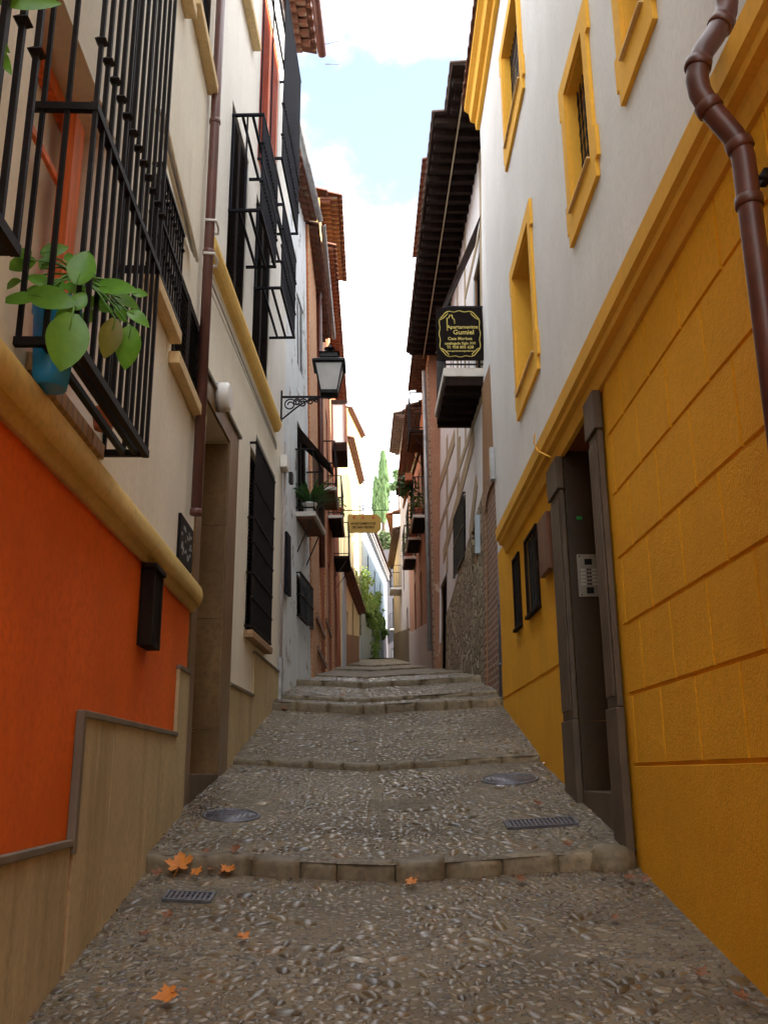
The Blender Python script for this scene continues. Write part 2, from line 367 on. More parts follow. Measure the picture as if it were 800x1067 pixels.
m_debris=leafm('leaf crumbs',(.05,.025,.015),(.16,.07,.03),.7,.05)
m_leaf=leafm('broad green leaf',(.09,.26,.02),(.15,.36,.035),.3,.3)
m_leafy=leafm('yellowing leaf',(.14,.16,.02),(.20,.18,.02),.4,.25,(.35,.10,.01))
m_leafd=leafm('dark green leaf',(.02,.07,.015),(.05,.12,.025),.4,.2)
m_ivy=leafm('ivy leaves',(.04,.11,.015),(.18,.27,.035),.6,.3,(.35,.16,.02))
m_cyp=leafm('hazy cypress foliage',(.10,.19,.07),(.18,.27,.11),.8,.15)  # foliage colour lightened to put distance haze into it
m_tree=leafm('olive foliage',(.10,.15,.06),(.16,.20,.09),.8,.2)
m_bark=plain('bark',(.10,.07,.05),.9,.3)
m_gold=plain('gilt paint',(.62,.50,.12),.5,.1)
m_signy=stucco('yellow signboard',(.42,.33,.09),.12,.1,40,.3,(.25,.15,.05))
m_signd=plain('dark signboard',(.010,.007,.006),.8,.2,spec=.08)
m_white2=plain('white plastic',(.78,.77,.74),.4,.06,6,.02)
m_paper=plain('paper litter',(.75,.78,.85),.6,.1)
m_poster=plain('dark engraved plaque',(.06,.05,.055),.35,.3)

# ------------------------------------------------------------------ ground
def build_ground():
    ys=[]
    for (a,za),(b,zb) in zip(PROF,PROF[1:]):
        if b==a: continue
        if b<=0 or a>=45: continue
        st=.06 if b<=8.5 else (.1 if b<=16 else .4)
        n=max(1,int((b-a)/st)); ys.append([a+(b-a)*i/n for i in range(n+1)])
    ys.insert(0,[-6+.5*i for i in range(13)])
    nx=60; m=MB()
    for seg in ys:
        vs=[];fs=[]
        for j,y in enumerate(seg):
            yy=y+ (1e-4 if j==0 else (-1e-4 if j==len(seg)-1 else 0))
            for i in range(nx+1):
                x=-1.9+3.9*i/nx
                vs.append((x,y,ground(x,yy)))
        for j in range(len(seg)-1):
            for i in range(nx):
                a=j*(nx+1)+i; fs.append((a,a+1,a+nx+2,a+nx+1))
        m.add(vs,fs,True)
    street=m.build('street',m_mortar,kind='structure')
    # hidden continuation round the far bend
    m=MB(); vs=[];fs=[]
    for j in range(18):
        y=45+j
        for i in range(13):
            x=-1.9+i*.5; vs.append((x,y,gz(y)+.065))
    for j in range(17):
        for i in range(12):
            a=j*13+i; fs.append((a,a+1,a+14,a+13))
    m.add(vs,fs,True); m.build('street_far_bend',m_mortar,kind='structure')
    # terrain: one big sheet under everything, rising to the hill behind
    m=MB(); vs=[];fs=[]; Y=[-400,-120,-60,-20,-6,0,6,12,18,24,30,36,42,48,55,62,70,80,95,110,130,160,220,400]; X=[-400,-150,-80,-40,-20,-10,-3,0,3,10,20,40,80,150,400]
    for y in Y:
        for x in X:
            z=gz(max(-60,min(159,y)))-.35
            if y<=-60: z=-9.4
            if y>75: z=6.2+(y-75)*.42 if y<160 else 42
            vs.append((x,y,z+(noise.noise((x*.03,y*.03,3))*1.5 if y>80 else 0)))
    k=len(X)
    for j in range(len(Y)-1):
        for i in range(k-1):
            a=j*k+i; fs.append((a,a+1,a+k+1,a+k))
    m.add(vs,fs,True); m.build('terrain',m_earth,kind='structure')
    # kerb stone risers
    for idx,(Yk,top,dep,cnt,x0,x1) in enumerate([(5.4,-.483,.10,9,-1.32,1.2),(8.4,.072,.09,8,-1.36,1.42),(10.75,.743,.10,8,-1.27,1.42),(11.3,.86,.09,7,-1.24,1.46),
                          (12.8,1.19,.1,6,-1.15,1.45),(15.1,1.498,.1,6,-1.1,1.4),(22,2.345,.1,5,-1.1,1.25),(30,3.339,.12,4,-1.25,1.1)]):
        m=MB(); rr=random.Random(idx*5+1); cuts=[x0+(x1-x0)*i/cnt for i in range(cnt+1)]
        for i in range(1,cnt): cuts[i]+=rr.uniform(-.08,.08)
        for a,b in zip(cuts,cuts[1:]):
            g=.003; dz=rr.uniform(-.004,.004)+.006; dy=rr.uniform(-.012,.012)
            def tp(x,y): return gz(Yk+.001)+.065*min(1.3,abs(x-seam(Yk))/1.3)+dz+(y-Yk)*.15
            bt=lambda x: gz(Yk-.001)+.065*min(1.3,abs(x-seam(Yk))/1.3)-.1
            n=6; vs=[];fs=[]
            for i in range(n+1):
                x=a+g+(b-a-2*g)*i/n; wz=.014*noise.noise((x*9,Yk,0)); wy=.026*noise.noise((x*6,Yk,5))
                r=.022 if 0<i<n else .03
                ring=[(x,Yk-.014+dy+wy,bt(x)),(x,Yk-.012+dy+wy,tp(x,Yk)-r-.01+wz),(x,Yk+dy+wy-.004,tp(x,Yk)-.35*r+wz),(x,Yk+r+dy+wy,tp(x,Yk)+wz),(x,Yk+dep,tp(x,Yk+dep)+wz-.001),(x,Yk+dep+.01,tp(x,Yk+dep)-.05)]
                vs+=ring
            for i in range(n):
                for k2 in range(5):
                    q=i*6+k2; fs.append((q,q+6,q+7,q+1))
            fs.append((0,1,2,3,4,5)); fs.append(tuple(n*6+k2 for k2 in range(6))[::-1])
            m.add(vs,fs,True)
        m.build('stone_step',m_stepstone,kind='structure')
    # embedded river pebbles
    ico=[];t=(1+5**.5)/2
    bv=np.array([(-1,t,0),(1,t,0),(-1,-t,0),(1,-t,0),(0,-1,t),(0,1,t),(0,-1,-t),(0,1,-t),(t,0,-1),(t,0,1),(-t,0,-1),(-t,0,1)],float); bv/=np.linalg.norm(bv[0])
    bf=[(0,11,5),(0,5,1),(0,1,7),(0,7,10),(0,10,11),(1,5,9),(5,11,4),(11,10,2),(10,7,6),(7,1,8),(3,9,4),(3,4,2),(3,2,6),(3,6,8),(3,8,9),(4,9,5),(2,4,11),(6,2,10),(8,6,7),(9,8,1)]
    vl=[tuple(v) for v in bv]; cache={}
    def mid(a,b):
        k=(min(a,b),max(a,b))
        if k not in cache:
            v=(np.array(vl[a])+np.array(vl[b]))/2; v/=np.linalg.norm(v); vl.append(tuple(v)); cache[k]=len(vl)-1
        return cache[k]
    f2=[]
    for a,b,c in bf:
        x,y,z=mid(a,b),mid(b,c),mid(c,a); f2+=[(a,x,z),(b,y,x),(c,z,y),(x,y,z)]
    BV=np.array(vl); BF=np.array(f2); nv=len(BV)
    rr=random.Random(3); cells={}; P=[]; cs=.1
    def try_add(x,y,L,Wd,ang,h,sink):
        r=math.sqrt(L*Wd)
        cx,cy=int(x/cs),int(y/cs)
        for i in (-1,0,1):
            for j in (-1,0,1):
                for (a,b,rb) in cells.get((cx+i,cy+j),()):
                    if (a-x)**2+(b-y)**2 < (.86*(r+rb))**2: return
        cells.setdefault((cx,cy),[]).append((x,y,r)); P.append((x,y,L,Wd,ang,h,sink))
    kerbs=[5.4,8.4,10.75,11.3,12.8,15.1]
    def ok(x,y,r):
        for k in kerbs:
            if k-.02-r<y<k+.10+r*.5: return False
        for (mx,my,ma,mb) in COVERS:
            if ((x-mx)/(ma+r*.7))**2+((y-my)/(mb+r*.7))**2<1: return False
        return True
    y=2.6
    while y<2.7:                                # seam rows
        for o in (-.03,.04) if rr.random()<.8 else (-.03,):
            L=rr.uniform(.022,.036)
            if ok(seam(y)+o,y,L): try_add(seam(y)+o+rr.uniform(-.012,.012),y,.03,.017,PI/2+rr.uniform(-.4,.4),.016,.008)
        y+=.062
    for rad,count in ((.050,900),(.038,3200),(.027,16000),(.018,30000),(.012,26000)):
        for _ in range(count):
            y=2.6+(15-2.6)*rr.random()**1.35; x=rr.uniform(-1.38,1.42)
            if rad<.02 and y>8: continue
            if abs(x-seam(y)-.02*noise.noise((0,y*1.5,7)))<.022+rad*.55: continue
            if rad>.03 and noise.noise((x*1.3,y*1.3,9))<-.15: continue
            if y<9 and x>1.02+.1*noise.noise((0,y*2,1)) and rr.random()<.8 and y<5.3: continue
            if noise.noise((x*1.8,y*1.5,44))>.32 and rad<.04: continue
            e=rr.uniform(1.15,2.1); L=rad*e**.5*rr.uniform(.85,1.1); Wd=rad/e**.5*rr.uniform(.85,1.1)
            if ok(x,y,L): try_add(x,y,L,Wd,rr.gauss(0,.75) if rr.random()<.7 else rr.uniform(0,PI),rad*rr.uniform(.28,.42),rad*rr.uniform(.06,.34))
    allv=np.zeros((len(P)*nv,3)); nf=len(BF)
    for i,(x,y,L,Wd,a,h,sink) in enumerate(P):
        c,s=math.cos(a),math.sin(a)
        w=BV*np.array([L,Wd,h]); k=1+.12*np.sin(BV[:,0]*2.3+i)+.08*np.sin(BV[:,1]*3.1+i*1.7); w=w*k[:,None]
        sl=.17
        X=w[:,0]*c-w[:,1]*s; Yv=w[:,0]*s+w[:,1]*c
        z=ground(x,y)-sink*1.0
        allv[i*nv:(i+1)*nv,0]=x+X; allv[i*nv:(i+1)*nv,1]=y+Yv; allv[i*nv:(i+1)*nv,2]=z+w[:,2]+Yv*sl
    fa=(BF[None,:,:]+(np.arange(len(P))*nv)[:,None,None]).reshape(-1,3)
    me=bpy.data.meshes.new('river_pebbles'); me.vertices.add(len(allv)); me.vertices.foreach_set('co',allv.ravel().astype('f'))
    me.loops.add(fa.size); me.loops.foreach_set('vertex_index',fa.ravel().astype('i')); me.polygons.add(len(fa))
    me.polygons.foreach_set('loop_start',(np.arange(len(fa))*3).astype('i')); me.polygons.foreach_set('use_smooth',np.ones(len(fa),bool)); me.update(calc_edges=True)
    me.materials.append(m_peb); o=bpy.data.objects.new('river_pebbles',me); COL.objects.link(o); tag(o,kind='stuff',label='river pebbles set in mortar along the sloping street',category='cobbles')
    print('pebbles',len(P))

# ---- covers on the street
cov=[]
def plan(px,py): 
    g=on_ground(px,py); return g
c1=plan(241,850); c2=plan(531,812); c3=plan(563,859); c4_=plan(197,937)
COVERS=[(c1.x,c1.y,.20,.19),(c2.x,c2.y,.24,.22),(c3.x,c3.y,.24,.12),(c4_.x,c4_.y,.16,.09)]
build_ground()
def slope_loc(o,x,y,dz=.012):
    o.location=(x,y,ground(x,y)+dz); o.rotation_euler=(math.atan(.17),-.05 if x>0 else .05,0)
def round_cover(c,r,label):
    t=thing('manhole_cover',(0,0,0),label,'manhole cover')
    m=MB(); m.lathe((0,0,-.03),[(r,0),(r,.030),(r-.006,.036),(r-.018,.036),(r-.02,.030)],36); m.build('rim',m_cast,t)
    m=MB(); m.lathe((0,0,-.03),[(r-.024,0),(r-.024,.031),(0.001,.031)],36)
    k=int(r/.035)
    for i in range(-k,k+1):
        for j in range(-k,k+1):
            if (i*i+j*j)*.035**2<(r-.05)**2: m.box(WW,i*.035-.009,i*.035+.009,j*.035-.004,j*.035+.004,.0,.0025)
    m.build('plate',m_cast,t); slope_loc(t,c.x,c.y,.003)
round_cover(c1,.19,'round dark iron manhole cover on the left side of the street')
round_cover(c2,.23,'round iron manhole cover near the foot of the ochre wall, behind the drain grate')
def rect_grate(c,a,b,label):
    t=thing('drain_grate',(0,0,0),label,'drain grate')
    m=MB(); m.box(WW,-a,a,-b,-b+.015,-.03,.008); m.box(WW,-a,a,b-.015,b,-.03,.008); m.box(WW,-a,-a+.015,-b+.016,b-.016,-.03,.008); m.box(WW,a-.015,a,-b+.016,b-.016,-.03,.008); m.build('frame',m_cast,t)
    m=MB(); n=int(2*a/.028)
    for i in range(n): 
        x=-a+.02+i*(2*a-.04)/n; m.box(WW,x,x+.014,-b+.017,b-.017,-.02,.006)
    for y in (-b/3,b/3): m.box(WW,-a+.016,a-.016,y-.005,y+.005,-.018,.002)
    m.build('bars',m_cast,t)
    m=MB(); m.box(WW,-a+.005,a-.005,-b+.005,b-.005,-.06,-.034); m.build('pit',m_dark,t); slope_loc(t,c.x,c.y,.008)
rect_grate(c3,.22,.10,'black rectangular drain grate in front of the doorway in the ochre wall')
rect_grate(c4_,.12,.075,'small grey rectangular grate below the first stone step, at left')

# ------------------------------------------------------------------ roof
def tile_roof(fr,t0,t1,z,over,back,mat,parent,slope=.36,sp=.21,name='roof',rows=None,label=None,course=True):
    m=MB(); n=max(2,int((t1-t0)/sp)); k=6; 
    rl=.34; ns=[]; x=over
    while x>-back: ns.append(x); x-=rl
    ns.append(-back)
    def cs(u): return .045*math.cos(u)            # barrel wave
    for r,(a,b) in enumerate(zip(ns,ns[1:])):
        if r>5 and back>3: b=-back
        vs=[];fs=[]; tt=[t0+(t1-t0)*i/(n*k) for i in range(n*k+1)]
        for i,t in enumerate(tt):
            w=.075*abs(math.sin(PI*i/k))**.75
            za=z+(over-a)*slope+w; zb=z+(over-b)*slope+w-.04
            vs+=[fr.P(t,a,za+.012),fr.P(t,b,zb+.012),fr.P(t,a,za-.016),fr.P(t,b,zb-.016)]
        for i in range(len(tt)-1):
            q=4*i; fs+=[(q,q+4,q+5,q+1),(q+2,q+3,q+7,q+6),(q,q+2,q+6,q+4)]
        fs+=[(0,1,3,2),(4*len(tt)-4,4*len(tt)-2,4*len(tt)-1,4*len(tt)-3)]
        m.add(vs,fs,True)
        if r>5 and back>3: break
    ro=m.build(name,mat,parent,**({'label':label} if label else {}))
    if over>.15 and course:
        m=MB(); t=t0+.05
        while t<t1-.12:
            for j,f in enumerate((.78,.45)):
                zz=z-.012-.055*j; vs=[]; a=t+.05*(j%2)
                m.add([fr.P(a+.0,0,zz),fr.P(a+.13,0,zz),fr.P(a+.13,over*f,zz),fr.P(a,over*f,zz),fr.P(a+.03,0,zz-.045),fr.P(a+.10,0,zz-.045),fr.P(a+.10,over*f,zz-.045),fr.P(a+.03,over*f,zz-.045)],[(0,1,2,3),(4,7,6,5),(0,3,7,4),(1,5,6,2),(3,2,6,7),(0,4,5,1)])
            t+=.19
        m.build('eave_course',mat,ro)
    return ro
def gutter(fr,t0,t1,n,z,r,mat,parent,name='gutter'):
    m=MB(); vs=[];fs=[]
    K=9
    for t in (t0,t1):
        for i in range(K+1):
            a=PI+PI*i/K; vs.append(fr.P(t,n+r*math.cos(a),z+r*math.sin(a)))
        for i in range(K+1):
            a=2*PI-PI*i/K; vs.append(fr.P(t,n+(r-.006)*math.cos(a),z+(r-.006)*math.sin(a)))
    q=2*K+2
    fs=[(i,(i+1)%q,q+(i+1)%q,q+i) for i in range(q)]+[tuple(range(K+1))+tuple(range(K+1,q)),tuple(range(q,2*q))]
    m.add(vs,fs); return m.build(name,mat,parent)
# ------------------------------------------------------------------ iron cage
def cage(fr,t0,t1,z0,z1,p,mat,parent,sp=.12,bands=(),r=.009,knobs=(),floor=0,side=True,name='window_grille',flat=.022,n0=0.0,spikes=False):
    g=MB(); n=max(1,round((t1-t0)/sp))
    for i in range(n+1):
        t=t0+(t1-t0)*i/n; g.bar(fr.P(t,p,z0),fr.P(t,p,z1),r)
        for kz in knobs:
            g.tube([fr.P(t,p,kz-.018),fr.P(t,p,kz),fr.P(t,p,kz+.018)],[r,r*2.6,r],4,True,False)
        if spikes: g.tube([fr.P(t,p,z1),fr.P(t,p,z1+.09)],[r,.002],4,True,False)
    if side and p>.1:
        ns=max(1,round(p/sp))
        for i in range(ns):
            nn=n0+(p-n0)*i/ns+(.012 if i==0 else 0)
            for t in (t0,t1):
                g.bar(fr.P(t,nn,z0),fr.P(t,nn,z1),r)
    o=g.build(name,mat,parent); h=flat
    for z in (z0,z1,*bands):
        b=MB(); b.box(fr,t0-.014,t1+.014,p-.016,p+.012,z-h/2,z+h/2)
        if side:
            for t in (t0,t1): b.box(fr,t-.013,t+.013,n0-.03,p-.0158,z-h/2+.002,z+h/2-.002)
        b.build('band',mat,o)
    return o
def louvres(fr,t0,t1,z0,z1,n,mat,parent,name='shutter',leaves=2):
    m=MB(); w=(t1-t0)/leaves
    for L in range(leaves):
        a=t0+w*L+.004; b=a+w-.008
        m.box(fr,a,a+.05,n-.02,n+.02,z0,z1); m.box(fr,b-.05,b,n-.02,n+.02,z0,z1)
        m.box(fr,a+.051,b-.051,n-.018,n+.018,z0,z0+.06); m.box(fr,a+.051,b-.051,n-.018,n+.018,z1-.06,z1)
        z=z0+.08
        while z<z1-.08:
            vs=[fr.P(a+.051,n-.015,z+.03),fr.P(b-.051,n-.015,z+.03),fr.P(a+.051,n+.015,z),fr.P(b-.051,n+.015,z),
                fr.P(a+.051,n-.015,z+.038),fr.P(b-.051,n-.015,z+.038),fr.P(a+.051,n+.015,z+.008),fr.P(b-.051,n+.015,z+.008)]
            m.hexa(vs); z+=.042
    return m.build(name,mat,parent)
def window_unit(fr,t0,t1,z0,z1,n,fmat,parent,label=None,mull=1,trans=0,fw_=.05,pane=None):
    m=MB(); m.box(fr,t0,t0+fw_,n-.03,n+.02,z0,z1); m.box(fr,t1-fw_,t1,n-.03,n+.02,z0,z1)
    m.box(fr,t0+fw_,t1-fw_,n-.03,n+.018,z1-fw_,z1); m.box(fr,t0+fw_,t1-fw_,n-.03,n+.018,z0,z0+fw_)
    for i in range(mull):
        t=t0+(t1-t0)*(i+1)/(mull+1); m.box(fr,t-.025,t+.025,n-.028,n+.016,z0+fw_,z1-fw_)
    for i in range(trans):
        z=z0+(z1-z0)*(i+1)/(trans+1); m.box(fr,t0+fw_,t1-fw_,n-.026,n+.010,z-.018,z+.018)
    o=m.build('window',fmat,parent,**({'label':label} if label else {}))
    m=MB(); m.box(fr,t0+.02,t1-.02,n-.05,n-.034,z0+.02,z1-.02); m.build('pane',pane or m_glass,o)
    return o
def text(s,size,origin,ux,uy,mat,parent,name='lettering',ext=.002,align='CENTER',bold=0):
    cu=bpy.data.curves.new(name,'FONT'); cu.body=s; cu.size=size; cu.align_x=align; cu.extrude=ext; cu.offset=bold; cu.resolution_u=2
    o=bpy.data.objects.new('tmp',cu); COL.objects.link(o); bpy.context.view_layer.update()
    me=bpy.data.meshes.new_from_object(o.evaluated_get(bpy.context.evaluated_depsgraph_get())); bpy.data.objects.remove(o)
    ux=Vector(ux).normalized(); uy=Vector(uy).normalized(); uz=ux.cross(uy)
    root=parent
    while root.parent: root=root.parent
    off=Vector(origin)-Vector(root.location)
    for v in me.vertices: v.co=off+ux*v.co.x+uy*v.co.y+uz*v.co.z
    me.materials.clear(); me.materials.append(mat)
    r=bpy.data.objects.new(name,me); COL.objects.link(r); r.parent=parent; return r

def leaf(m,base,direc,nrm,L,Wd,curl=.25,seg=6):
    d=Vector(direc).normalized(); n=Vector(nrm); n=(n-d*n.dot(d)).normalized(); s=d.cross(n)
    vs=[];fs=[]
    for i in range(seg+1):
        u=i/seg; w=Wd*.5*math.sin(PI*min(1,u*.93+.05))**.75*(1-.25*u)
        if i==seg: w=.001
        c=Vector(base)+d*(L*u)-n*(curl*L*u*u)
        vs+=[c-s*w+n*(.18*w),c,c+s*w+n*(.18*w)]
    for i in range(seg):
        q=3*i; fs+=[(q,q+1,q+4,q+3),(q+1,q+2,q+5,q+4)]
    m.add(vs,fs,True)
#@@PART2
# =================================================================== LEFT: orange and cream house
FA=F((-.978,-5),(-1.3215,6.45),'L')
YA=lambda Y: (Y+5)/FA.d.y
def tag_house(name,loc,label,cat='house'): return thing(name,loc,label,cat)
HA=tag_house('orange_house',(-1.3,4,-1.2),'house at left with an orange lower wall, round ochre moulding and cream upper wall')
s3a,z3a=FA.px(184,270); s3b,z3b=FA.px(204,430)
s2a,z2a=FA.px(160,178); s2b,z2b=FA.px(178,345)
su0,zu0=FA.px(200,18); su1,zu1=FA.px(217,95)
sv1,zv1=FA.px(192,22)
w1=(YA(2.74),YA(3.80),1.42,2.92); w0=(YA(1.3),YA(2.2),1.42,2.92)
w2=(s2a,s2b-.06,z2b+.0,z2a+.04); w3=(s3a,s3b,z3b,z3a)
wu=(su0-.05,su1-.05,5.22,6.5); wv=(YA(4.6),sv1-.05,zv1+.12,6.6)
m=MB(); m.wall(FA,0,FA.L,1.22,8.3,[w1,w0,w2,w3,wu,wv]); m.shell(FA,0,FA.L,-3,8.3,6); m.build('wall',m_cream,HA,label='cream upper wall')
m=MB(); m.wall(FA,0,FA.L,-3.5,1.22,[]); m.build('lower_wall',m_orange,HA,label='bright orange lower wall')
prof=[(0,1.10),(.028,1.10),(.034,1.125),(.045,1.135),(.062,1.14)]+[(.048+.034*math.cos(a),1.215+.075*math.sin(a)) for a in [(-80+20*i)*PI/180 for i in range(10)]]+[(.0,1.30)]
m=MB(); m.prism(FA,prof,0,FA.L+.03); o=m.build('moulding',m_rail,HA,label='rounded ochre moulding'); 
o.data.polygons.foreach_set('use_smooth',[len(q.vertices)==4 for q in o.data.polygons])
# dado in vertical tiles, stepped up the slope
def dado(fr,t0,t1,z0,z1,par,w=.26,trim=True,n=.022):
    m=MB(); k=max(1,round((t1-t0)/w))
    for i in range(k):
        a=t0+(t1-t0)*i/k; b=t0+(t1-t0)*(i+1)/k; m.box(fr,a+.0012,b-.0012,.001,n+R.uniform(-.0015,.0015),z0,z1)
    m.build('dado',m_dado,par)
    if trim:
        m=MB(); m.box(fr,t0,t1,.001,n+.012,z1,z1+.028); m.build('dado_trim',m_dadotrim,par,.004)
sL=FA.px(70,860)[0]; sP=FA.px(184,695)[0]
dado(FA,0,sL,-3.4,-.27,HA); dado(FA,sL+.046,sP-.001,-3.4,.235,HA); dado(FA,sP+.001,FA.L,-3.4,.66,HA,.3)
m=MB(); m.box(FA,sL,sL+.044,.001,.036,-.30,.262); m.build('dado_trim',m_dadotrim,HA,.004)
# deep window behind the first cage: wood frame, curtain
def deep_window(w,par,lab=None):
    a,b,c,d=w
    o=window_unit(FA,a+.012,b-.012,c+.012,d-.012,-.17,m_redwood,par,label=lab,mull=0,trans=0,fw_=.075,pane=m_curtain)
    m=MB(); m.box(FA,b-.30,b-.17,-.148,-.09,c+.09,d-.09); m.box(FA,a+.09,b-.305,-.148,-.13,2.45,2.48); m.build('casement',m_redwood,o)
deep_window(w1,HA,'orange red wooden window behind the flower cage'); deep_window(w0,HA)
m=MB(); m.box(FA,w1[0]+.22,w1[1]+.12,.001,.03,1.35,1.418); m.build('sill',m_sillb,HA,.004)
ZC=1.40
nearC=at_z(85,372,ZC); farC=at_z(152,472,ZC)
tN=YA(nearC.y)-.12; tF=YA(farC.y)
pC=max(.2,min(.3,(Vector((farC.x,farC.y))-FA.p).dot(FA.n)))
print('cage',nearC,farC,pC,tN,tF)
kn=(2.62,2.66)
cage(FA,tN,tF,ZC,4.4,pC,m_iron,HA,sp=.105,bands=(2.33,),r=.0115,knobs=(2.62,),floor=0,flat=.034)
# shelf bars of the cage bottom
m=MB()
for nn in (pC*.50,pC*.78): m.box(FA,tN+.015,tF-.015,nn-.012,nn+.012,ZC-.013,ZC+.013)
m.build('shelf_bar',m_iron,HA)
c0=at_z(22,258,ZC); tF0=YA(c0.y); print('cage0',tF0-5)
cage(FA,YA(1.2),tF0,ZC,4.4,pC,m_iron,HA,sp=.12,bands=(2.33,),r=.012,knobs=(2.05,),flat=.034)
def flush_window(fr,w,par,depth,shm,n=-.05,sill=None,sillm=None,pr=.09,gr=None,leaves=2):
    louvres(fr,w[0]+.01,w[1]-.01,w[2]+.01,w[3]-.01,n,shm,par,leaves=leaves)
    m=MB(); m.box(fr,w[0]-.01,w[1]+.01,-depth-.03,-depth+.01,w[2]-.01,w[3]+.01); m.build('window_back',m_dark,par)
    if sill: 
        m=MB(); m.box(fr,w[0]-.07,w[1]+.07,.001,pr,w[2]-sill,w[2]-.004); m.build('sill',sillm,par,.006)
flush_window(FA,w2,HA,.2,m_darkwood,sill=.085,sillm=m_sill,pr=.07)
cage(FA,w2[0]-.03,w2[1]+.03,w2[2]+.03,w2[3]-.02,.05,m_iron,HA,sp=.07,bands=(w2[2]+.35,),r=.008,knobs=(w2[2]+.2,w2[2]+.55),side=True,n0=0)
flush_window(FA,w3,HA,.2,m_darkwood,n=-.01,sill=.085,sillm=m_sill,pr=.07)
flush_window(FA,wu,HA,.2,m_darkwood,n=-.02,sill=.085,sillm=m_sill,pr=.08)
flush_window(FA,wv,HA,.2,m_darkwood,n=-.03,sill=.085,sillm=m_sill,pr=.08)
# grated box in the orange wall
sa,_=FA.px(144,640); sb,_=FA.px(169,640,.075)
bx=MB(); bx.box(FA,sa,sb,.001,.012,.66,1.07)
for a,b,c,d in ((sa,sa+.03,.66,1.07),(sb-.03,sb,.66,1.07)): bx.box(FA,a,b,.0125,.075,c,d)
bx.box(FA,sa+.031,sb-.031,.0125,.073,.66,.69); bx.box(FA,sa-.02,sb+.02,.0125,.085,1.071,1.10)
vo=bx.build('vent_box',m_darkwood,HA,.003,label='dark wooden vent box in the orange wall')
g=MB()
for i in range(7):
    t=sa+.05+(sb-sa-.1)*i/6; g.bar(FA.P(t,.06,.68),FA.P(t,.06,1.06),.008)
g.build('slat',m_iron,vo)
# roof
tile_roof(FA,0,FA.L,8.3,.5,6,m_tile,HA)
# downpipe
def pipe(pts,r,mat,par,collars=(),name='downpipe',seg=14):
    m=MB(); m.tube(pts,r,seg)
    for c,d in collars:
        c=Vector(c); d=Vector(d).normalized(); m.tube([c-d*.022,c-d*.018,c+d*.018,c+d*.022],[r*1.02,r*1.18,r*1.18,r*1.02],seg)
    return m.build(name,mat,par)
tp=FA.px(206,500,.06)[0]
pipe([FA.P(tp,.06,8.3),FA.P(tp,.06,1.72)],.037,m_pipeo,HA,[(FA.P(tp,.06,z),(0,0,1)) for z in (1.74,3.75,4.9,7.0)])
m=MB()
for z in (3.72,4.0): m.tube([FA.P(tp-.05,.03,z),FA.P(tp-.04,.11,z),FA.P(tp+.06,.115,z),FA.P(tp+.14,.10,z),FA.P(tp+.15,.0,z)],.010,8)
m.build('pipe_clamp',m_white2,HA)
# plaque with picture
sa,za=FA.px(186,534); sb,zb=FA.px(196.5,601)
m=MB(); m.box(FA,sa,sb,.001,.02,zb+.02,za); pl=m.build('tile_plaque',m_iron,None,.003,label='small dark plaque with pale engraving on cream wall beside the drainpipe',category='plaque')
m=MB(); rr=random.Random(5)
for i in range(26):
    t=rr.uniform(sa+.06,sb-.06); z=rr.uniform(zb+.07,za-.06); m.box(FA,t-.03*rr.random()-.006,t+.012,.0205,.0225,z-.012,z+.012*rr.random()+.003)
m.build('engraving',m_grey,pl)
# cables
def cable(fr,pts,r,mat,name,par=None,n=.03,**kw):
    P=[]
    for (px,py) in pts:
        s,z=fr.px(px,py,n); P.append(fr.P(s,n,z))
    m=MB(); m.tube(P,r,6); return m.build(name,mat,par,**kw)
for k,off in enumerate((0,4,8)):
    cable(FA,[(163+off,112+k*3),(174+off,163+k*4),(186+off,212+k*4),(201+off*.6,262+k*5)],.013,m_cream if k!=1 else m_grey,'cable',HA,.02+.014*k)

# =================================================================== LEFT: cream house with the brown doorway
FB=F((-1.352,6.48),(-1.22,11.36),'L')
YB=lambda Y:(Y-6.48)/FB.d.y
HB=tag_house('cream_house',(-1.35,9,-.2),'tall cream house at left with a brown tiled doorway and stacked window cages')
dF=FB.px(232,600)[0]; dO=FB.px(243,560)[0]
door=(YB(6.74),dF,-.5,2.82,.42)
wa,za=FB.px(261,462); wb,_=FB.px(283,540,.05); _,zb=FB.px(262,662)
wC=(wa+.02,wb,zb,za-.02)
b1=(FB.px(238,216)[0],FB.px(253.5,337)[0],4.23,6.05); b2=(FB.px(264,310)[0],FB.px(278.5,405)[0],4.24,6.05)
uB=(FB.px(271,83)[0],FB.px(288,150)[0]+.1,6.45,8.9); uA=(FB.px(250,0)[0]-.1,FB.px(263,40)[0],7.50,9.0)
m=MB(); m.wall(FB,0,FB.L,-3,4.0,[door,wC,(b1[0],b1[1],3.99,4.0)][:2]); m.build('lower_wall',m_cream,HB)
m=MB(); m.wall(FB,0,FB.L,4.0,10.1,[b1,b2,uB,uA],.18); m.shell(FB,0,FB.L,-3,10.1,6); m.build('wall',m_creamb,HB,label='pale cream upper wall')
prof=[(0,3.96),(.05,3.97),(.07,4.0),(.085,4.05),(.075,4.11),(.04,4.14),(0,4.145)]
m=MB(); m.prism(FB,prof,.06,FB.px(292,458,.07)[0]); m.build('moulding',m_rail,HB,label='ochre moulding between the storeys')
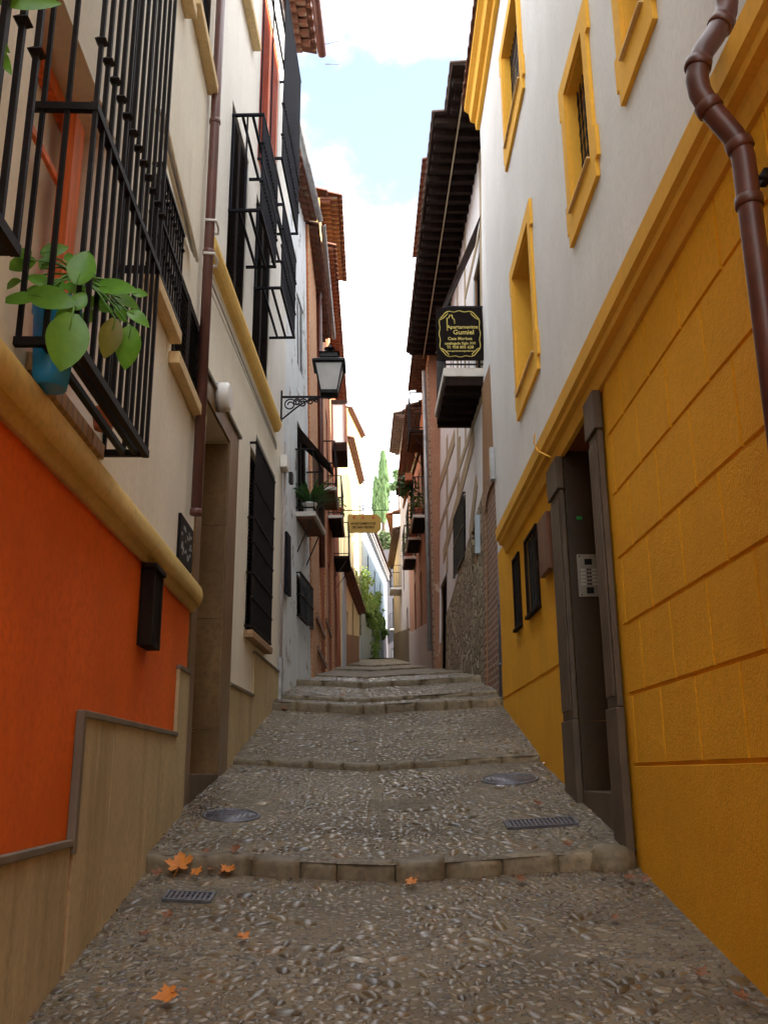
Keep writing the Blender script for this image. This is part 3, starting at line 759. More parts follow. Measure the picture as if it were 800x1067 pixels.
# doorway
m=MB(); m.box(FB,dF-.006,dF-.003,-.415,.0,-.4,.36)
def jamb(t0,t1,mat,nm,parts,n0=-.42,n1=.012):
    m=MB()
    for a,b in zip(parts,parts[1:]): m.box(FB,t0,t1,n0,n1,a+.0015,b-.0015)
    return m.build(nm,mat,HB,.002)
jamb(dF-.02,dF-.003,m_marble,'doorway_jamb',[-.45,.34,.36,1.25,2.05,2.80],-.41,.014)
jamb(door[0]+.003,door[0]+.02,m_marble,'doorway_jamb',[-.45,.36,1.25,2.05,2.80],-.41,.014)
m=MB(); m.box(FB,dF+.0,dO,.001,.022,-.6,3.0); m.build('doorway_surround',m_marble,HB,.003)
m=MB(); m.box(FB,door[0]-.18,door[0],.001,.021,-.6,3.0); m.build('doorway_surround',m_marble,HB,.003)
m=MB(); m.box(FB,door[0],dF,.001,.022,2.82,3.0); m.build('doorway_surround',m_marble,HB,.003)
m=MB(); m.box(FB,dO-.02,dO+.03,.001,.045,3.001,3.03); m.box(FB,door[0]-.2,dO-.021,.001,.043,3.001,3.03); m.build('doorway_hood',m_dadotrim,HB)
m=MB(); m.box(FB,door[0]+.021,dF-.021,-.405,-.36,-.45,2.815)
dr=m.build('door',m_brownwood,HB)
m=MB()
for i in range(2):
    for j in range(3):
        a=door[0]+.1+i*.5; m.box(FB,a,a+.38,-.359,-.345,.1+j*.9,.1+j*.9+.75)
m.build('door_panel',m_brownwood,dr,.006)
m=MB(); m.lathe(FB.P(door[0]+.56,-.33,1.1),[(.0,-.03),(.025,-.02),(.03,0),(.025,.02),(0,.03)],10); m.build('handle',m_gold,dr)
m=MB(); m.box(FB,door[0]-.02,dF+.0,-.405,.03,-.6,.30*0+ground(-1.3,7.3)+.1); m.build('doorstep',m_pil,HB,.006)
# dado of the cream house
sd=FB.px(262,724)[0]; dado(FB,dO+.002,sd,-.6,FB.px(250,717)[1]-.03,HB,.33); dado(FB,sd+.002,FB.L-.02,-.6,FB.px(272,690)[1]+.02,HB,.33)
# small sill + window with grille
m=MB(); m.box(FB,wC[0]-.06,wC[1]+.06,.001,.09,zb-.08,zb-.012); m.build('sill',m_sillb,HB,.005)
louvres(FB,wC[0]+.01,wC[1]-.01,wC[2]+.01,wC[3]-.01,-.06,m_darkwood,HB)
m=MB(); m.box(FB,wC[0]-.01,wC[1]+.01,-.23,-.2,wC[2]-.01,wC[3]+.01); m.build('window_back',m_dark,HB)
cage(FB,wC[0]-.04,wC[1]+.06,wC[2]+.03,wC[3]+.02,.065,m_iron,HB,sp=.07,bands=(wC[2]+.55,wC[2]+1.1),r=.009,knobs=(wC[2]+.3,wC[2]+.85,wC[2]+1.45),side=True,n0=0,spikes=True)
for w,mt in ((b1,m_darkwood),(b2,m_darkwood),(uB,m_redwood),(uA,m_darkwood)):
    louvres(FB,w[0]+.01,w[1]-.01,w[2]+.01,w[3]-.01,-.03,mt,HB,leaves=2)
    m=MB(); m.box(FB,w[0]-.01,w[1]+.01,-.22,-.175,w[2]-.01,w[3]+.01); m.build('window_back',m_dark,HB)
m=MB(); m.box(FB,uA[0]-.06,uA[1]+.06,.001,.09,uA[2]-.085,uA[2]-.004); m.build('sill',m_sill,HB,.006)
for w,z0,z1,p in ((b1,4.87,5.88,.29),(b2,4.90,5.90,.29),(uB,6.45,8.7,.27)):
    o=cage(FB,w[0],w[1]+.04,z0,z1,p,m_ironb,HB,sp=.062,bands=((z0+z1)/2,) if z1-z0<1.5 else (7.15,),r=.011,floor=2,knobs=(z0+.3,z0+.7),side=False)
    g=MB()
    for z in (z0,z1):
        for t in (w[0],w[1]+.04): g.box(FB,t-.014,t+.014,.0,p-.0165,z-.011,z+.011)
        for nn in (p*.33,p*.66): g.box(FB,w[0]+.015,w[1]+.025,nn-.012,nn+.012,z-.010,z+.010)
    g.bar(FB.P(w[0],p*.5,z0),FB.P(w[0],p*.5,z1),.011); g.bar(FB.P(w[0],.02,z0),FB.P(w[0],.02,z1),.011)
    g.build('grille_tray',m_ironb,o)
m=MB(); tt=FB.px(200,0)[0]
# round white wall light over the doorway
c=FB.px(228,414,.03); m=MB(); C0=FB.P(c[0],.02,c[1]); C1=FB.P(c[0],.13,c[1])
m.tube([FB.P(c[0],.022,c[1]),FB.P(c[0],.03,c[1]),FB.P(c[0],.11,c[1]),FB.P(c[0],.13,c[1])],[.115,.12,.12,.10],20)
t=thing('wall_light',FB.P(c[0],.02,c[1]-.12),'round white wall light over the brown doorway','wall light'); m.build('shade',m_white2,t)
m=MB(); m.tube([FB.P(c[0],.023,c[1]),FB.P(c[0],.05,c[1])],[.124,.124],20); m.build('base',m_grey,t)
for k in range(3):
    cable(FB,[(214-k*2,268+k*6),(238-k,330+k*6),(262,394+k*5),(288,462+k*3)],.008,[m_cream,m_grey,m_white][k],'cable',HB,.02+.01*k)
for k in range(2):
    t=FB.L-.10+.05*k; pipe([FB.P(t,.035,4.1-.3*k),FB.P(t,.035,1.0+.0)],.014,m_mauve,HB,name='conduit',seg=8)
m=MB(); m.box(FB,FB.L-.13,FB.L-.02,.005,.06,.8,1.35); m.build('conduit_box',m_grey,HB,.005)
m=MB(); m.box(FB,FB.L-.32,FB.L-.06,.005,.09,3.70,3.86); m.build('junction_box',m_white2,HB,.006)
m=MB(); m.box(FB,FB.L-.14,FB.L-.02,.091,.14,3.55,3.69); m.build('junction_box',m_black,HB,.006)
EZ=FB.px(303,52)[1]-1.35
EZ=at_y(318,52,11.3).z; print('LB eave z',EZ)
tile_roof(FB,0,FB.L+.02,EZ,.36,6,m_tile,HB)
m=MB(); m.wall(FB,0,FB.L,10.1,EZ,[]); 
if EZ>10.12: m.build('wall_top',m_creamb,HB)
gutter(FB,-.1,FB.L+.06,.43,EZ+.02,.065,m_pipe,HB)
m=MB(); e=FB.L-.1
m.tube([FB.P(e,.49,EZ+.05),FB.P(e-.05,.70,EZ+.06),FB.P(e-.05,.70,EZ-.35),FB.P(e,.49,EZ-.30)],.006,4); m.build('wire_bracket',m_grey,HB)

# =================================================================== LEFT: old whitewashed house
FC=F((-1.22,11.38),(-1.02,14.2),'L',.026)
HC=tag_house('whitewashed_house',(-1.2,12.8,.8),'bluish whitewashed old house with a plant filled balcony, left side past the lantern')
def rect(fr,p,q,n=0):
    a,za=fr.px(*p,n); b,zb=fr.px(*q,n); return (min(a,b),max(a,b),min(za,zb),max(za,zb))
cw=rect(FC,(309,597),(322,655)); cd=(FC.px(310,480)[0],FC.px(319,480)[0],FC.px(309,530)[1],FC.px(309,436)[1])
cu=rect(FC,(309,303),(317,398)); EC=9.25; print('LC eave',EC,cw,cd,cu)
m=MB(); m.wall(FC,0,FC.L,-1,EC,[cw,cd,cu],.15); m.shell(FC,0,FC.L,-1,EC,6); m.build('wall',m_bluewhite,HC)
for w in (cw,cd,cu):
    louvres(FC,w[0]+.01,w[1]-.01,w[2]+.01,w[3]-.01,-.04,m_ironb if w is cw else (m_darkwood if w is cd else m_grey),HC)
    m=MB(); m.box(FC,w[0]-.01,w[1]+.01,-.2,-.145,w[2]-.01,w[3]+.01); m.build('window_back',m_dark,HC)
cage(FC,cw[0]-.03,cw[1]+.03,cw[2],cw[3],.06,m_black,HC,sp=.1,bands=((cw[2]+cw[3])/2,),r=.009)
ns=rect(FC,(294,550),(300,632)); m=MB(); m.box(FC,ns[0]-.02,ns[0]+.28,.03,.07,ns[2]+.1,ns[3]-.05)
o=m.build('shutter',m_ironb,HC,.004)
m=MB(); m.box(FC,ns[0]+.0,ns[0]+.26,.001,.012,ns[2]+.14,ns[3]-.1); m.build('window_back',m_dark,HC)
tile_roof(FC,-.0,FC.L+.0,EC,.20,6,m_tile,HC)
gutter(FC,0,FC.L,.255,EC+.01,.05,m_grey,HC)
# its balcony
def balcony(fr,t0,t1,zt,p,par,rail=1.0,th=.07,slabm=None,soffit=None,sp=.11,ironm=None,brace=True,name='balcony'):
    m=MB(); m.box(fr,t0,t1,.0,p,zt-th,zt); b=m.build(name,slabm or m_slab,par,.006)
    if soffit:
        m=MB(); m.box(fr,t0+.04,t1-.04,.01,p-.04,zt-th-.03,zt-th-.002); m.build('soffit',soffit,b)
    if brace:
        for t in (t0+.12,t1-.12):
            m=MB(); m.bar(fr.P(t,.0,zt-th-.5),fr.P(t,p-.08,zt-th-.02),.012); m.build('bracket',ironm or m_iron,b)
    g=MB(); im=ironm or m_iron; n=max(2,int((t1-t0)/sp)); k=max(1,int(p/sp))
    for i in range(n+1):
        t=t0+.02+(t1-t0-.04)*i/n; g.bar(fr.P(t,p-.03,zt),fr.P(t,p-.03,zt+rail),.0075)
    for i in range(k):
        nn=.02+(p-.05)*i/k
        for t in (t0+.02,t1-.02): g.bar(fr.P(t,nn,zt),fr.P(t,nn,zt+rail),.0075)
    g.build('railing',im,b)
    g=MB()
    for z in (zt+.06,zt+rail):
        g.box(fr,t0+.01,t1-.01,p-.045,p-.015,z-.01,z+.012)
        for t in (t0+.02,t1-.02): g.box(fr,t-.012,t+.012,.0,p-.046,z-.009,z+.011)
    g.build('handrail',im,b); return b
bs0,bz=FC.px(308,533); zt=bz; bs1=FC.px(320,556)[0]
bn=at_y(334,531,FC.P(bs0,0,0).y); pB=(Vector((bn.x,bn.y))-FC.p).dot(FC.n); print('balc',bs0,bs1,zt,pB)
pB=max(.25,min(.5,pB))
BC=balcony(FC,bs0,bs1,zt,pB,HC,rail=.95,slabm=m_slab,soffit=m_tile)
m=MB(); m.slab([FC.P(bs0+.25,.02,cd[3]-.1),FC.P(bs0+.1,.5,cd[3]-.75),FC.P(bs0+.14,.5,cd[3]-.82),FC.P(bs0+.3,.02,cd[3]-.3)],FC.d.to_3d()*.35); m.build('awning',m_darkwood,HC)

# =================================================================== LEFT: red ochre brick house
FD=F((-1.02,14.22),(-1.10,28.0),'L',.022)
HD=tag_house('brick_house',(-1.1,20,1.5),'red ochre brick and plaster house beyond the whitewashed one, with stacked eaves')
ED=9.2; ED2=11.5; tm=4.4
wD1=rect(FD,(345,420),(349,470)); 
m=MB(); m.wall(FD,0,tm,-1,ED,[(2.7,3.4,4.6,6.6),(2.7,3.3,2.6,4.0)],.15); m.shell(FD,0,tm,-1,ED,6); m.build('wall',m_redwall,HD)
m=MB(); m.wall(FD,tm,FD.L,-1,ED2,[(6,6.9,6.2,8.2),(9,9.9,6.2,8.2),(6,6.9,3,4.6),(10,11,3,4.6)],.15); m.shell(FD,tm,FD.L,-1,ED2,6); m.build('wall',m_redwall,HD,label='far half of the red plaster wall')
m=MB(); m.box(FD,.0,2.1,.001,.02,-1,ED-.01); m.box(FD,2.45,2.55,.001,.02,-1,ED-.01); m.build('brick_pier',m_brickO,HD)
m=MB(); m.box(FD,4.3,5.2,.001,.03,-1,ED2-.01); m.box(FD,7.4,8.4,.001,.03,-1,ED2-.01); m.build('brick_pier',m_brickO,HD)
for (a,b,c,d) in ((2.7,3.4,4.6,6.6),(2.7,3.3,2.6,4.0),(6,6.9,6.2,8.2),(9,9.9,6.2,8.2),(6,6.9,3,4.6),(10,11,3,4.6)):
    louvres(FD,a+.01,b-.01,c+.01,d-.01,-.04,m_brownwood,HD); m=MB(); m.box(FD,a-.01,b+.01,-.2,-.145,c-.01,d+.01); m.build('window_back',m_dark,HD)
# relief: lintel beams and vent
m=MB()
for a,b,z in ((.9,3.4,2.45),(4.2,6.5,2.9),(1.2,3.9,1.95)): m.box(FD,a,b,.025,.055,z,z+.09)
m.build('string_course',m_brickR,HD)
pipe([FD.P(2.28,.07,ED),FD.P(2.28,.07,3.6)],.05,m_pipe,HD)
tile_roof(FD,0,tm,ED,.20,6,m_tile,HD); gutter(FD,0,tm,.27,ED,.045,m_grey,HD)
tile_roof(FD,tm,FD.L,ED2,.36,6,m_tile,HD)
# tower room with its own eave
m=MB(); m.wall(FD,tm+.1,tm+3.8,ED2+.0,12.8,[]); m.shell(FD,tm+.1,tm+3.8,ED2,12.8,3); m.build('tower_room',m_faryel,HD); tile_roof(FD,tm,tm+3.9,12.8,.52,3.2,m_tile,HD,name='tower_roof')
def plinth(fr,t0,t1,h,mat,par,n=.03):
    m=MB(); k=max(2,int((t1-t0)/1.0))
    for i in range(k):
        a=t0+(t1-t0)*i/k; b=t0+(t1-t0)*(i+1)/k; ga=gz(fr.P(a,0,0).y); gb=gz(fr.P(b,0,0).y)
        m.hexa([fr.P(a,.001,ga-.5),fr.P(b,.001,gb-.5),fr.P(a,n,ga-.5),fr.P(b,n,gb-.5),fr.P(a,.001,ga+h),fr.P(b,.001,gb+h),fr.P(a,n,ga+h),fr.P(b,n,gb+h)])
    return m.build('plinth',mat,par)
def glazed(fr,t0,t1,z0,z1,p,par):
    m=MB(); m.box(fr,t0,t1,0,p,z0,z0+.25); o=m.build('bay_window',m_darkwood,par); m=MB(); m.box(fr,t0,t1,0,p,z1-.12,z1); m.build('bay_head',m_darkwood,o)
    m=MB()
    for i in range(5):
        t=t0+(t1-t0-.05)*i/4; m.box(fr,t,t+.05,p-.05,p-.002,z0+.25,z1-.12)
    for t in (t0,t1-.04): m.box(fr,t,t+.04,.0,.05,z0+.25,z1-.12)
    m.build('bay_frame',m_brownwood,o); m=MB(); m.box(fr,t0+.05,t1-.05,p-.035,p-.025,z0+.25,z1-.12); m.box(fr,t0+.015,t0+.022,.05,p-.05,z0+.25,z1-.12); m.build('pane',m_frost,o)
t6,z6=FD.px(351,500); 
balcony(FD,3.2,4.6,at_y(345,505,17.3).z,.32,HD,rail=.95,soffit=m_tile,slabm=m_slab,brace=False)
balcony(FD,6.4,8.2,at_y(356,541,21).z,.34,HD,rail=.95,soffit=m_darkwood,slabm=m_slab,brace=False,ironm=m_black)
glazed(FD,9.2,10.6,at_y(362,470,24).z-.2,at_y(362,425,24).z,.4,HD)
balcony(FD,9.4,11.0,at_y(362,585,24.3).z,.42,HD,rail=.9,soffit=m_darkwood,slabm=m_darkwood,ironm=m_black)

# =================================================================== LEFT far: low cream houses, yellow house, white house with ivy
FE=F((-1.12,28.02),(-.80,35.9),'L')
HE=tag_house('low_cream_house',(-1.1,32,3.2),'low yellowish cottage with tiled eave and small arched door, left beyond the brick house')
EE=at_y(379,634,35.0).z; print('EE',EE)
def dress(fr,par,hs,mt=None,dep=.2):
    for (a,b,c,d) in hs:
        louvres(fr,a+.01,b-.01,c+.01,d-.01,-.06,mt or m_brownwood,par); m=MB(); m.box(fr,a-.01,b+.01,-dep-.05,-dep+.01,c-.01,d+.01); m.build('window_back',m_dark,par)
hs=[(1.9,2.5,3.6,5.1),(4.4,5.2,3.6,5.9)]
m=MB(); m.wall(FE,0,FE.L,1,EE,hs,.2); m.shell(FE,0,FE.L,1,EE,5); m.build('wall',m_farcream,HE); dress(FE,HE,hs)
plinth(FE,.05,FE.L,1.0,m_tan,HE)
m=MB(); m.box(FE,.0,1.2,.001,.04,1,EE-.01); m.build('whitewashed_strip',m_farwhite,HE)
tile_roof(FE,0,FE.L,EE,.30,4.6,m_tile,HE,slope=.42)
FE2=F((-1.25,35.92),(-.90,42.0),'L')
HE2=tag_house('tall_cream_house',(-1.1,39,4),'tall pale cream house in the distance at left, behind the hanging yellow signboard')
EE2=at_y(380.5,500,41.6).z; print('EE2',EE2)
hs=[(2.6,3.3,8.2,9.6)]
m=MB(); m.wall(FE2,0,FE2.L,1,EE2,hs,.2); m.shell(FE2,0,FE2.L,1,EE2,6); m.build('wall',m_farcream,HE2); dress(FE2,HE2,hs)
tile_roof(FE2,0,FE2.L,EE2,.27,6,m_tile,HE2)
pipe([FE2.P(FE2.L-.1,.2,EE2+.05),FE2.P(FE2.L-.1,.2,EE2-.4),FE2.P(FE2.L-.1,.06,EE2-.9),FE2.P(FE2.L-.1,.06,6.0)],.05,m_grey,HE2)
FY=F((-1.45,42.02),(-.86,46.0),'L')
HY=tag_house('yellow_house',(-1.1,44,4.6),'sunlit yellow house top with a tiled roof edge, rising in the distance at left')
EY=at_y(382,452,45.6).z; hs=[(2,2.7,10,11.5)]
m=MB(); m.wall(FY,0,FY.L,2,EY,hs); m.shell(FY,0,FY.L,2,EY,6); m.build('wall',m_faryel,HY); dress(FY,HY,hs)
tile_roof(FY,0,FY.L,EY,.22,6,m_tile,HY)
FG=F((-.80,46.05),(.62,62),'L')
HG=tag_house('far_white_house',(-.4,52,5.4),'far bluish white house with a dark curved eave, above the ivy covered garden wall')
EG=at_y(391,568,53).z; print('EG',EG)
hs=[(2.2,3.0,9.4,11.2),(6.0,6.8,9.4,11.2),(9.5,10.3,9.4,11.2)]
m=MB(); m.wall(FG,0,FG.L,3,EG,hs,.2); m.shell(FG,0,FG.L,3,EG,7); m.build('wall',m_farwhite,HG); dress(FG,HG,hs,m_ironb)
m=MB(); m.box(FG,0,FG.L,.0,.25,EG-.35,EG-.22); m.box(FG,0,FG.L,.0,.18,EG-.5,EG-.36); m.build('cornice',m_mauve,HG)
plinth(FG,3.5,FG.L,3.0,m_endwall,HG)  # dark plinth added to stand in for shade on the lower wall
tile_roof(FG,0,FG.L,EG-.2,.38,7,m_tiled,HG,course=False)
# end of the street
FZ=F((-3,61.5),(9,60.2),'R')
class FR2:
    def P(s,t,n,z): return Vector((t,61-n,z))
FZ=FR2(); HZ=tag_house('end_house',(1.4,61,5.5),'dark greyish house closing the far end of the street, with small balconies')
m=MB(); m.wall(FZ,.35,6,3,14.5,[(.9,1.7,9.2,11.2),(.8,1.8,5.0,7.9)],.3); m.shell(FZ,.35,6,3,14.5,6); m.build('wall',m_endwall,HZ)
m=MB(); m.box(FZ,.78,1.82,-.35,-.3,4.9,8.0); m.box(FZ,.88,1.72,-.35,-.3,9.1,11.3); m.build('door',m_dark,HZ)
m=MB()
for i in range(8): m.box(FZ,.84+i*.13,.89+i*.13,-.1,-.05,4.9,7.95)
m.build('gate_bars',m_grey,HZ); balcony(FZ,.7,1.9,9.1,.5,HZ,brace=False)

# =================================================================== RIGHT: ochre and white house
FR=F((1.4,-5),(1.405,10.72),'R')
YR=lambda Y:(Y+5)/FR.d.y
HR=tag_house('ochre_house',(1.5,5,-1.2),'house at right with an ochre yellow lower wall, white upper wall and brown stone doorway')
pn0=FR.px(648,699,.05)[0]; pn1=FR.px(629.5,699,.05)[0]; pf0=FR.px(595,715,.05)[0]; pf1=FR.px(584,715,.05)[0]
pn0=max(pn0,YR(5.40)); print('door R',pn0-5,pn1-5,pf0-5,pf1-5)
ZT=2.36
def two(p,q): a,za=FR.px(*p); b,zb=FR.px(*q); return (min(a,b),max(a,b),min(za,zb),max(za,zb))
def wnd(pf_b,pn_b,pn_t,n=0):
    a,za=FR.px(*pf_b); b,zb=FR.px(*pn_b); _,zt=FR.px(*pn_t); return (min(a,b),max(a,b),(za+zb)/2,zt)
mid=wnd((599,222),(618.5,162),(610,26)); low=wnd((542,418),(559.5,371),(552,237)); tl=wnd((529,153),(544,81),(544,81)); tr=wnd((658.6,48),(674.5,0),(674.5,0))
low=(low[0],low[1],low[2]+.05,low[3]+.06); tl=(tl[0],tl[1],tl[2],tl[2]+1.15); tr=(tr[0],tr[1]+.1,tr[2],tr[2]+1.15)
print('R windows',mid,low,tl,tr)
sw=[]
for (p,q) in (((548,548),(562,633)),((535,573),(545,650))):
    r_=two(p,q); sw.append(r_)
a1=FR.px(562,590)[0];a2=FR.px(549,598)[0]; b1_=FR.px(543.5,610)[0]; b2_=FR.px(536.5,615)[0]
zt1=FR.px(560,548)[1]; zb1=FR.px(563,628)[1]
print('small',a1-5,a2-5,b1_-5,b2_-5,zt1,zb1)
s1=(a1+.03,a2-.03,zb1,zt1); s2=(b1_+.06,b2_-.03,zb1+.0,zt1)
TOPR=FR.px(505,108)[1]; TOPR=at_y(506,108,10.6).z; print('TOPR',TOPR)
m=MB(); m.wall(FR,0,FR.L,-3.5,2.48,[(pn1,pf0,-3.4,ZT,.55),s1,s2],.2); m.build('lower_wall',m_yellow,HR,label='ochre yellow lower wall')
m=MB(); m.wall(FR,0,FR.L,2.48,TOPR,[],.25)
m=MB(); m.wall(FR,0,FR.L,2.48,TOPR,[mid,low,tl,tr],.26); m.shell(FR,0,FR.L,-3.5,TOPR,8); m.build('wall',m_white,HR,label='white upper wall')
# raised blocks with grooves
def blocks():
    m=MB(); zs=[.035,.414,.80,1.19,1.575,1.955,2.30]
    T0=YR(-3)
    def blk(a,b,c,d):
        if b-a<.03: return
        g=.0075; e=.004; a+=R.uniform(-.003,.003); b+=R.uniform(-.003,.003)
        vs=[FR.P(a+g,.0005,c+g),FR.P(b-g,.0005,c+g),FR.P(a+g+e,.011,c+g+e),FR.P(b-g-e,.011,c+g+e),FR.P(a+g,.0005,d-g),FR.P(b-g,.0005,d-g),FR.P(a+g+e,.011,d-g-e),FR.P(b-g-e,.011,d-g-e)]
        m.hexa(vs)
    for r,(c,d) in enumerate(zip(zs,zs[1:])):
        off=0 if r%2 else .265
        t=T0+off-.53
        while t<pn0-.09:
            blk(max(t,T0),min(t+.53,pn0-.09),c,d); t+=.53
    blk(T0,pn0-.09,-3.4,.035)
    end=YR(10.7)
    blk(pf1+.03,end,-3,.79)
    blk(pf1+.03,end-.0,.80,1.17); 
    return m
blocks().build('render_blocks',m_yellow,HR)
prof=[(.0005,2.29),(.03,2.295),(.05,2.35),(.055,2.372),(.095,2.385),(.10,2.42),(.125,2.44),(.13,2.545),(.0005,2.56)]
m=MB(); m.prism(FR,prof,0,FR.px(517,560,.12)[0]); m.build('cornice',m_yellowtrim,HR,label='ochre cornice between lower and upper wall')
prof=[(.0005,TOPR-.30),(.05,TOPR-.30),(.06,TOPR-.2),(.12,TOPR-.18),(.14,TOPR-.05),(.2,TOPR),(.2,TOPR+.06),(.0005,TOPR+.07)]
m=MB(); m.prism(FR,prof,0,FR.L+.03); m.build('top_cornice',m_yellowtrim,HR)
tile_roof(FR,0,FR.L,TOPR+.07,.24,4,m_tile,HR)
m=MB(); m.wall(FR,0,FR.L,TOPR,13.5,[],n=-4.2); m.shell(F((5.6,-5),(5.6,10.72),'R'),0,FR.L,TOPR,13.5,4); m.build('sun_block_wall',m_white,HR)  # unseen setback storey added to keep sun off the left-hand walls
# upper windows: eared surrounds, grille or pane
for i,w in enumerate((mid,low,tl,tr)):
    a,b,c,d=w; e=.115; m=MB()
    m.box(FR,a-e,a,.001,.028,c-.22,d+.14); m.box(FR,b,b+e,.001,.028,c-.22,d+.14)
    m.box(FR,a,b,.001,.028,d,d+.14); m.box(FR,a,b,.001,.028,c-.22,c-.0)
    m.box(FR,a-e-.05,a-e,.001,.027,d-.12,d+.14); m.box(FR,b+e,b+e+.05,.001,.027,d-.12,d+.14)
    m.box(FR,a-e-.05,a-e,.001,.027,c-.10,c+.12); m.box(FR,b+e,b+e+.05,.001,.027,c-.10,c+.12)
    m.build('window_surround',m_yellowtrim,HR)
    m=MB()
    D=.25
    m.box(FR,a+.001,a+.012,-D,.002,c+.001,d-.001); m.box(FR,b-.012,b-.001,-D,.002,c+.001,d-.001); m.box(FR,a+.013,b-.013,-D,.002,d-.012,d-.001); m.box(FR,a+.013,b-.013,-D,.0,c+.001,c+.012)
    m.build('reveal',m_yellowtrim,HR)
    m=MB(); m.box(FR,a-.005,b+.005,.003,.052,c-.012,c+.0); m.build('sill',m_sill,HR)
    wo=window_unit(FR,a+.014,b-.014,c+.014,d-.014,-.20,m_brownwood,HR,mull=1)
    if i in (0,2):
        g=MB(); k=int((b-a)/.09)
        for j in range(k+1):
            t=a+.04+(b-a-.08)*j/k; g.bar(FR.P(t,-.07,c+.013),FR.P(t,-.07,d-.013),.007)
            for q in range(7):
                z=c+.1+q*(d-c-.2)/6; 
                pts=[FR.P(t+.03*math.cos(u),-.07,z+.03*math.sin(u)) for u in [x*PI/4 for x in range(9)]]; g.tube(pts,.004,4,False,False)
        g.build('window_grille',m_black,HR)
# ground floor slit windows with dark frames
for (a,b,c,d) in (s1,s2):
    m=MB(); m.box(FR,a-.02,a,.001,.025,c-.02,d+.03); m.box(FR,b,b+.02,.001,.025,c-.02,d+.03); m.box(FR,a,b,.001,.024,d,d+.03); m.box(FR,a-.03,b+.03,.001,.045,c-.05,c-.021); m.build('window_frame',m_darkwood,HR,.003)
    m=MB(); m.box(FR,a+.001,b-.001,-.2,-.012,c+.001,d-.001); m.build('window_back',m_dark,HR)
    g=MB(); k=5
    for j in range(k):
        t=a+.04+(b-a-.08)*j/(k-1); g.bar(FR.P(t,.004,c+.0),FR.P(t,.004,d),.007)
    g.build('window_grille',m_black,HR)
xa=FR.px(577,560)[0]; xb=FR.px(567.5,565)[0]; zz1=FR.px(575,533)[1]; zz0=FR.px(577,594)[1]
m=MB(); m.box(FR,xa,xb,.013,.06,zz0,zz1); o=m.build('meter_hatch',m_brownwood,HR,.004,label='narrow brown wooden hatch beside the doorway')
m=MB()
for z in (zz0+.1,zz1-.12): m.box(FR,xb,xb+.03,.02,.07,z,z+.05)
m.build('hinge',m_iron,o)
# doorway: pilasters, capitals, bases, recess
def pilaster(a,b,gb):
    m=MB(); m.box(FR,a+.008,b-.008,.014,.048,.36,2.04)
    k=5; w=(b-a-.05)/k
    for i in range(k): m.box(FR,a+.025+i*w+.006,a+.025+(i+1)*w-.006,.0485,.060,.42,1.98)
    o=m.build('pilaster',m_pil,HR,.003)
    m=MB(); m.box(FR,a-.012,b+.012,.014,.068,2.045,2.30); m.build('capital',m_pil,o,.006)
    m=MB(); m.box(FR,a-.006,b+.006,.014,.062,gb-.4,.355); m.build('pilaster_base',m_pil,o,.006)
    return o
pilaster(pn0,pn1,-.4); pilaster(pf0,pf1,-.2)
ZS=FR.px(603,822,-.1)[1]; print('threshold',ZS)
m=MB(); m.box(FR,pf0-.022,pf0-.004,-.54,.012,ZS,.34); m.box(FR,pf0-.022,pf0-.004,-.54,.012,.343,ZT-.004); m.build('doorway_jamb',m_door,HR)
m=MB(); m.box(FR,pn1+.004,pn1+.022,-.54,.012,ZS,ZT-.004); m.build('doorway_jamb',m_door,HR)
m=MB(); m.box(FR,pn1+.023,pf0-.023,-.54,-.50,ZS,ZT-.03); dr=m.build('door',m_darkwood,HR)
m=MB()
for i in range(2):
    for j in range(3): m.box(FR,pn1+.1+i*.6,pn1+.1+i*.6+.45,-.499,-.485,ZS+.15+j*.75,ZS+.15+j*.75+.6)
m.build('door_panel',m_darkwood,dr,.005)
m=MB(); m.lathe(FR.P(pn1+.68,-.46,ZS+1),[(.0,-.03),(.025,-.02),(.03,0),(.025,.02),(0,.03)],10); m.build('handle',m_gold,dr)
m=MB(); m.box(FR,pn1+.002,pf0-.002,-.5,.02,-1.2,ZS); m.build('threshold',m_pil,HR,.004)
m=MB(); m.box(FR,pn1+.002,pf0-.002,-.548,-.001,ZT-.028,ZT-.003); m.build('doorway_soffit',m_redwall,HR)
# intercom panel on the far jamb
YJ=FR.P(pf0-.022,0,0).y
A=at_y(600,578,YJ); B=at_y(626,622,YJ)
x0_,x1_=A.x,B.x; zz0,zz1=at_y(612,622,YJ).z,at_y(612,578,YJ).z
it=thing('intercom_panel',(x0_,YJ,zz0),'steel door intercom with ten name buttons on the dark doorway jamb','intercom')
print('intercom',x0_,x1_,zz0,zz1)
YI=YJ-.001
m=MB(); m.box(WW,x0_,x1_,YI-.012,YI,zz0,zz1); m.build('face_plate',m_steel,it,.002)
w_=x1_-x0_; h_=zz1-zz0
m=MB(); m.box(WW,x0_+w_*.33,x0_+w_*.67,YI-.0135,YI-.0125,zz0+h_*.75,zz0+h_*.89); m.box(WW,x0_+w_*.36,x0_+w_*.68,YI-.0135,YI-.0125,zz0+h_*.07,zz0+h_*.22); m.build('speaker_grille',m_black,it)
m=MB(); n_=MB()
for j in range(5):
    z=zz0+h_*(.27+.085*j)
    for sgn in (0,1):
        xx=x0_+w_*(.13 if sgn==0 else .64); m.box(WW,xx,xx+w_*.24,YI-.0145,YI-.0125,z,z+h_*.045)
        xx=x0_+w_*(.41 if sgn==0 else .52); n_.box(WW,xx,xx+w_*.085,YI-.016,YI-.0125,z+.002,z+h_*.045)
m.build('name_plate',m_btn,it); n_.build('button',m_black,it)
m=MB()
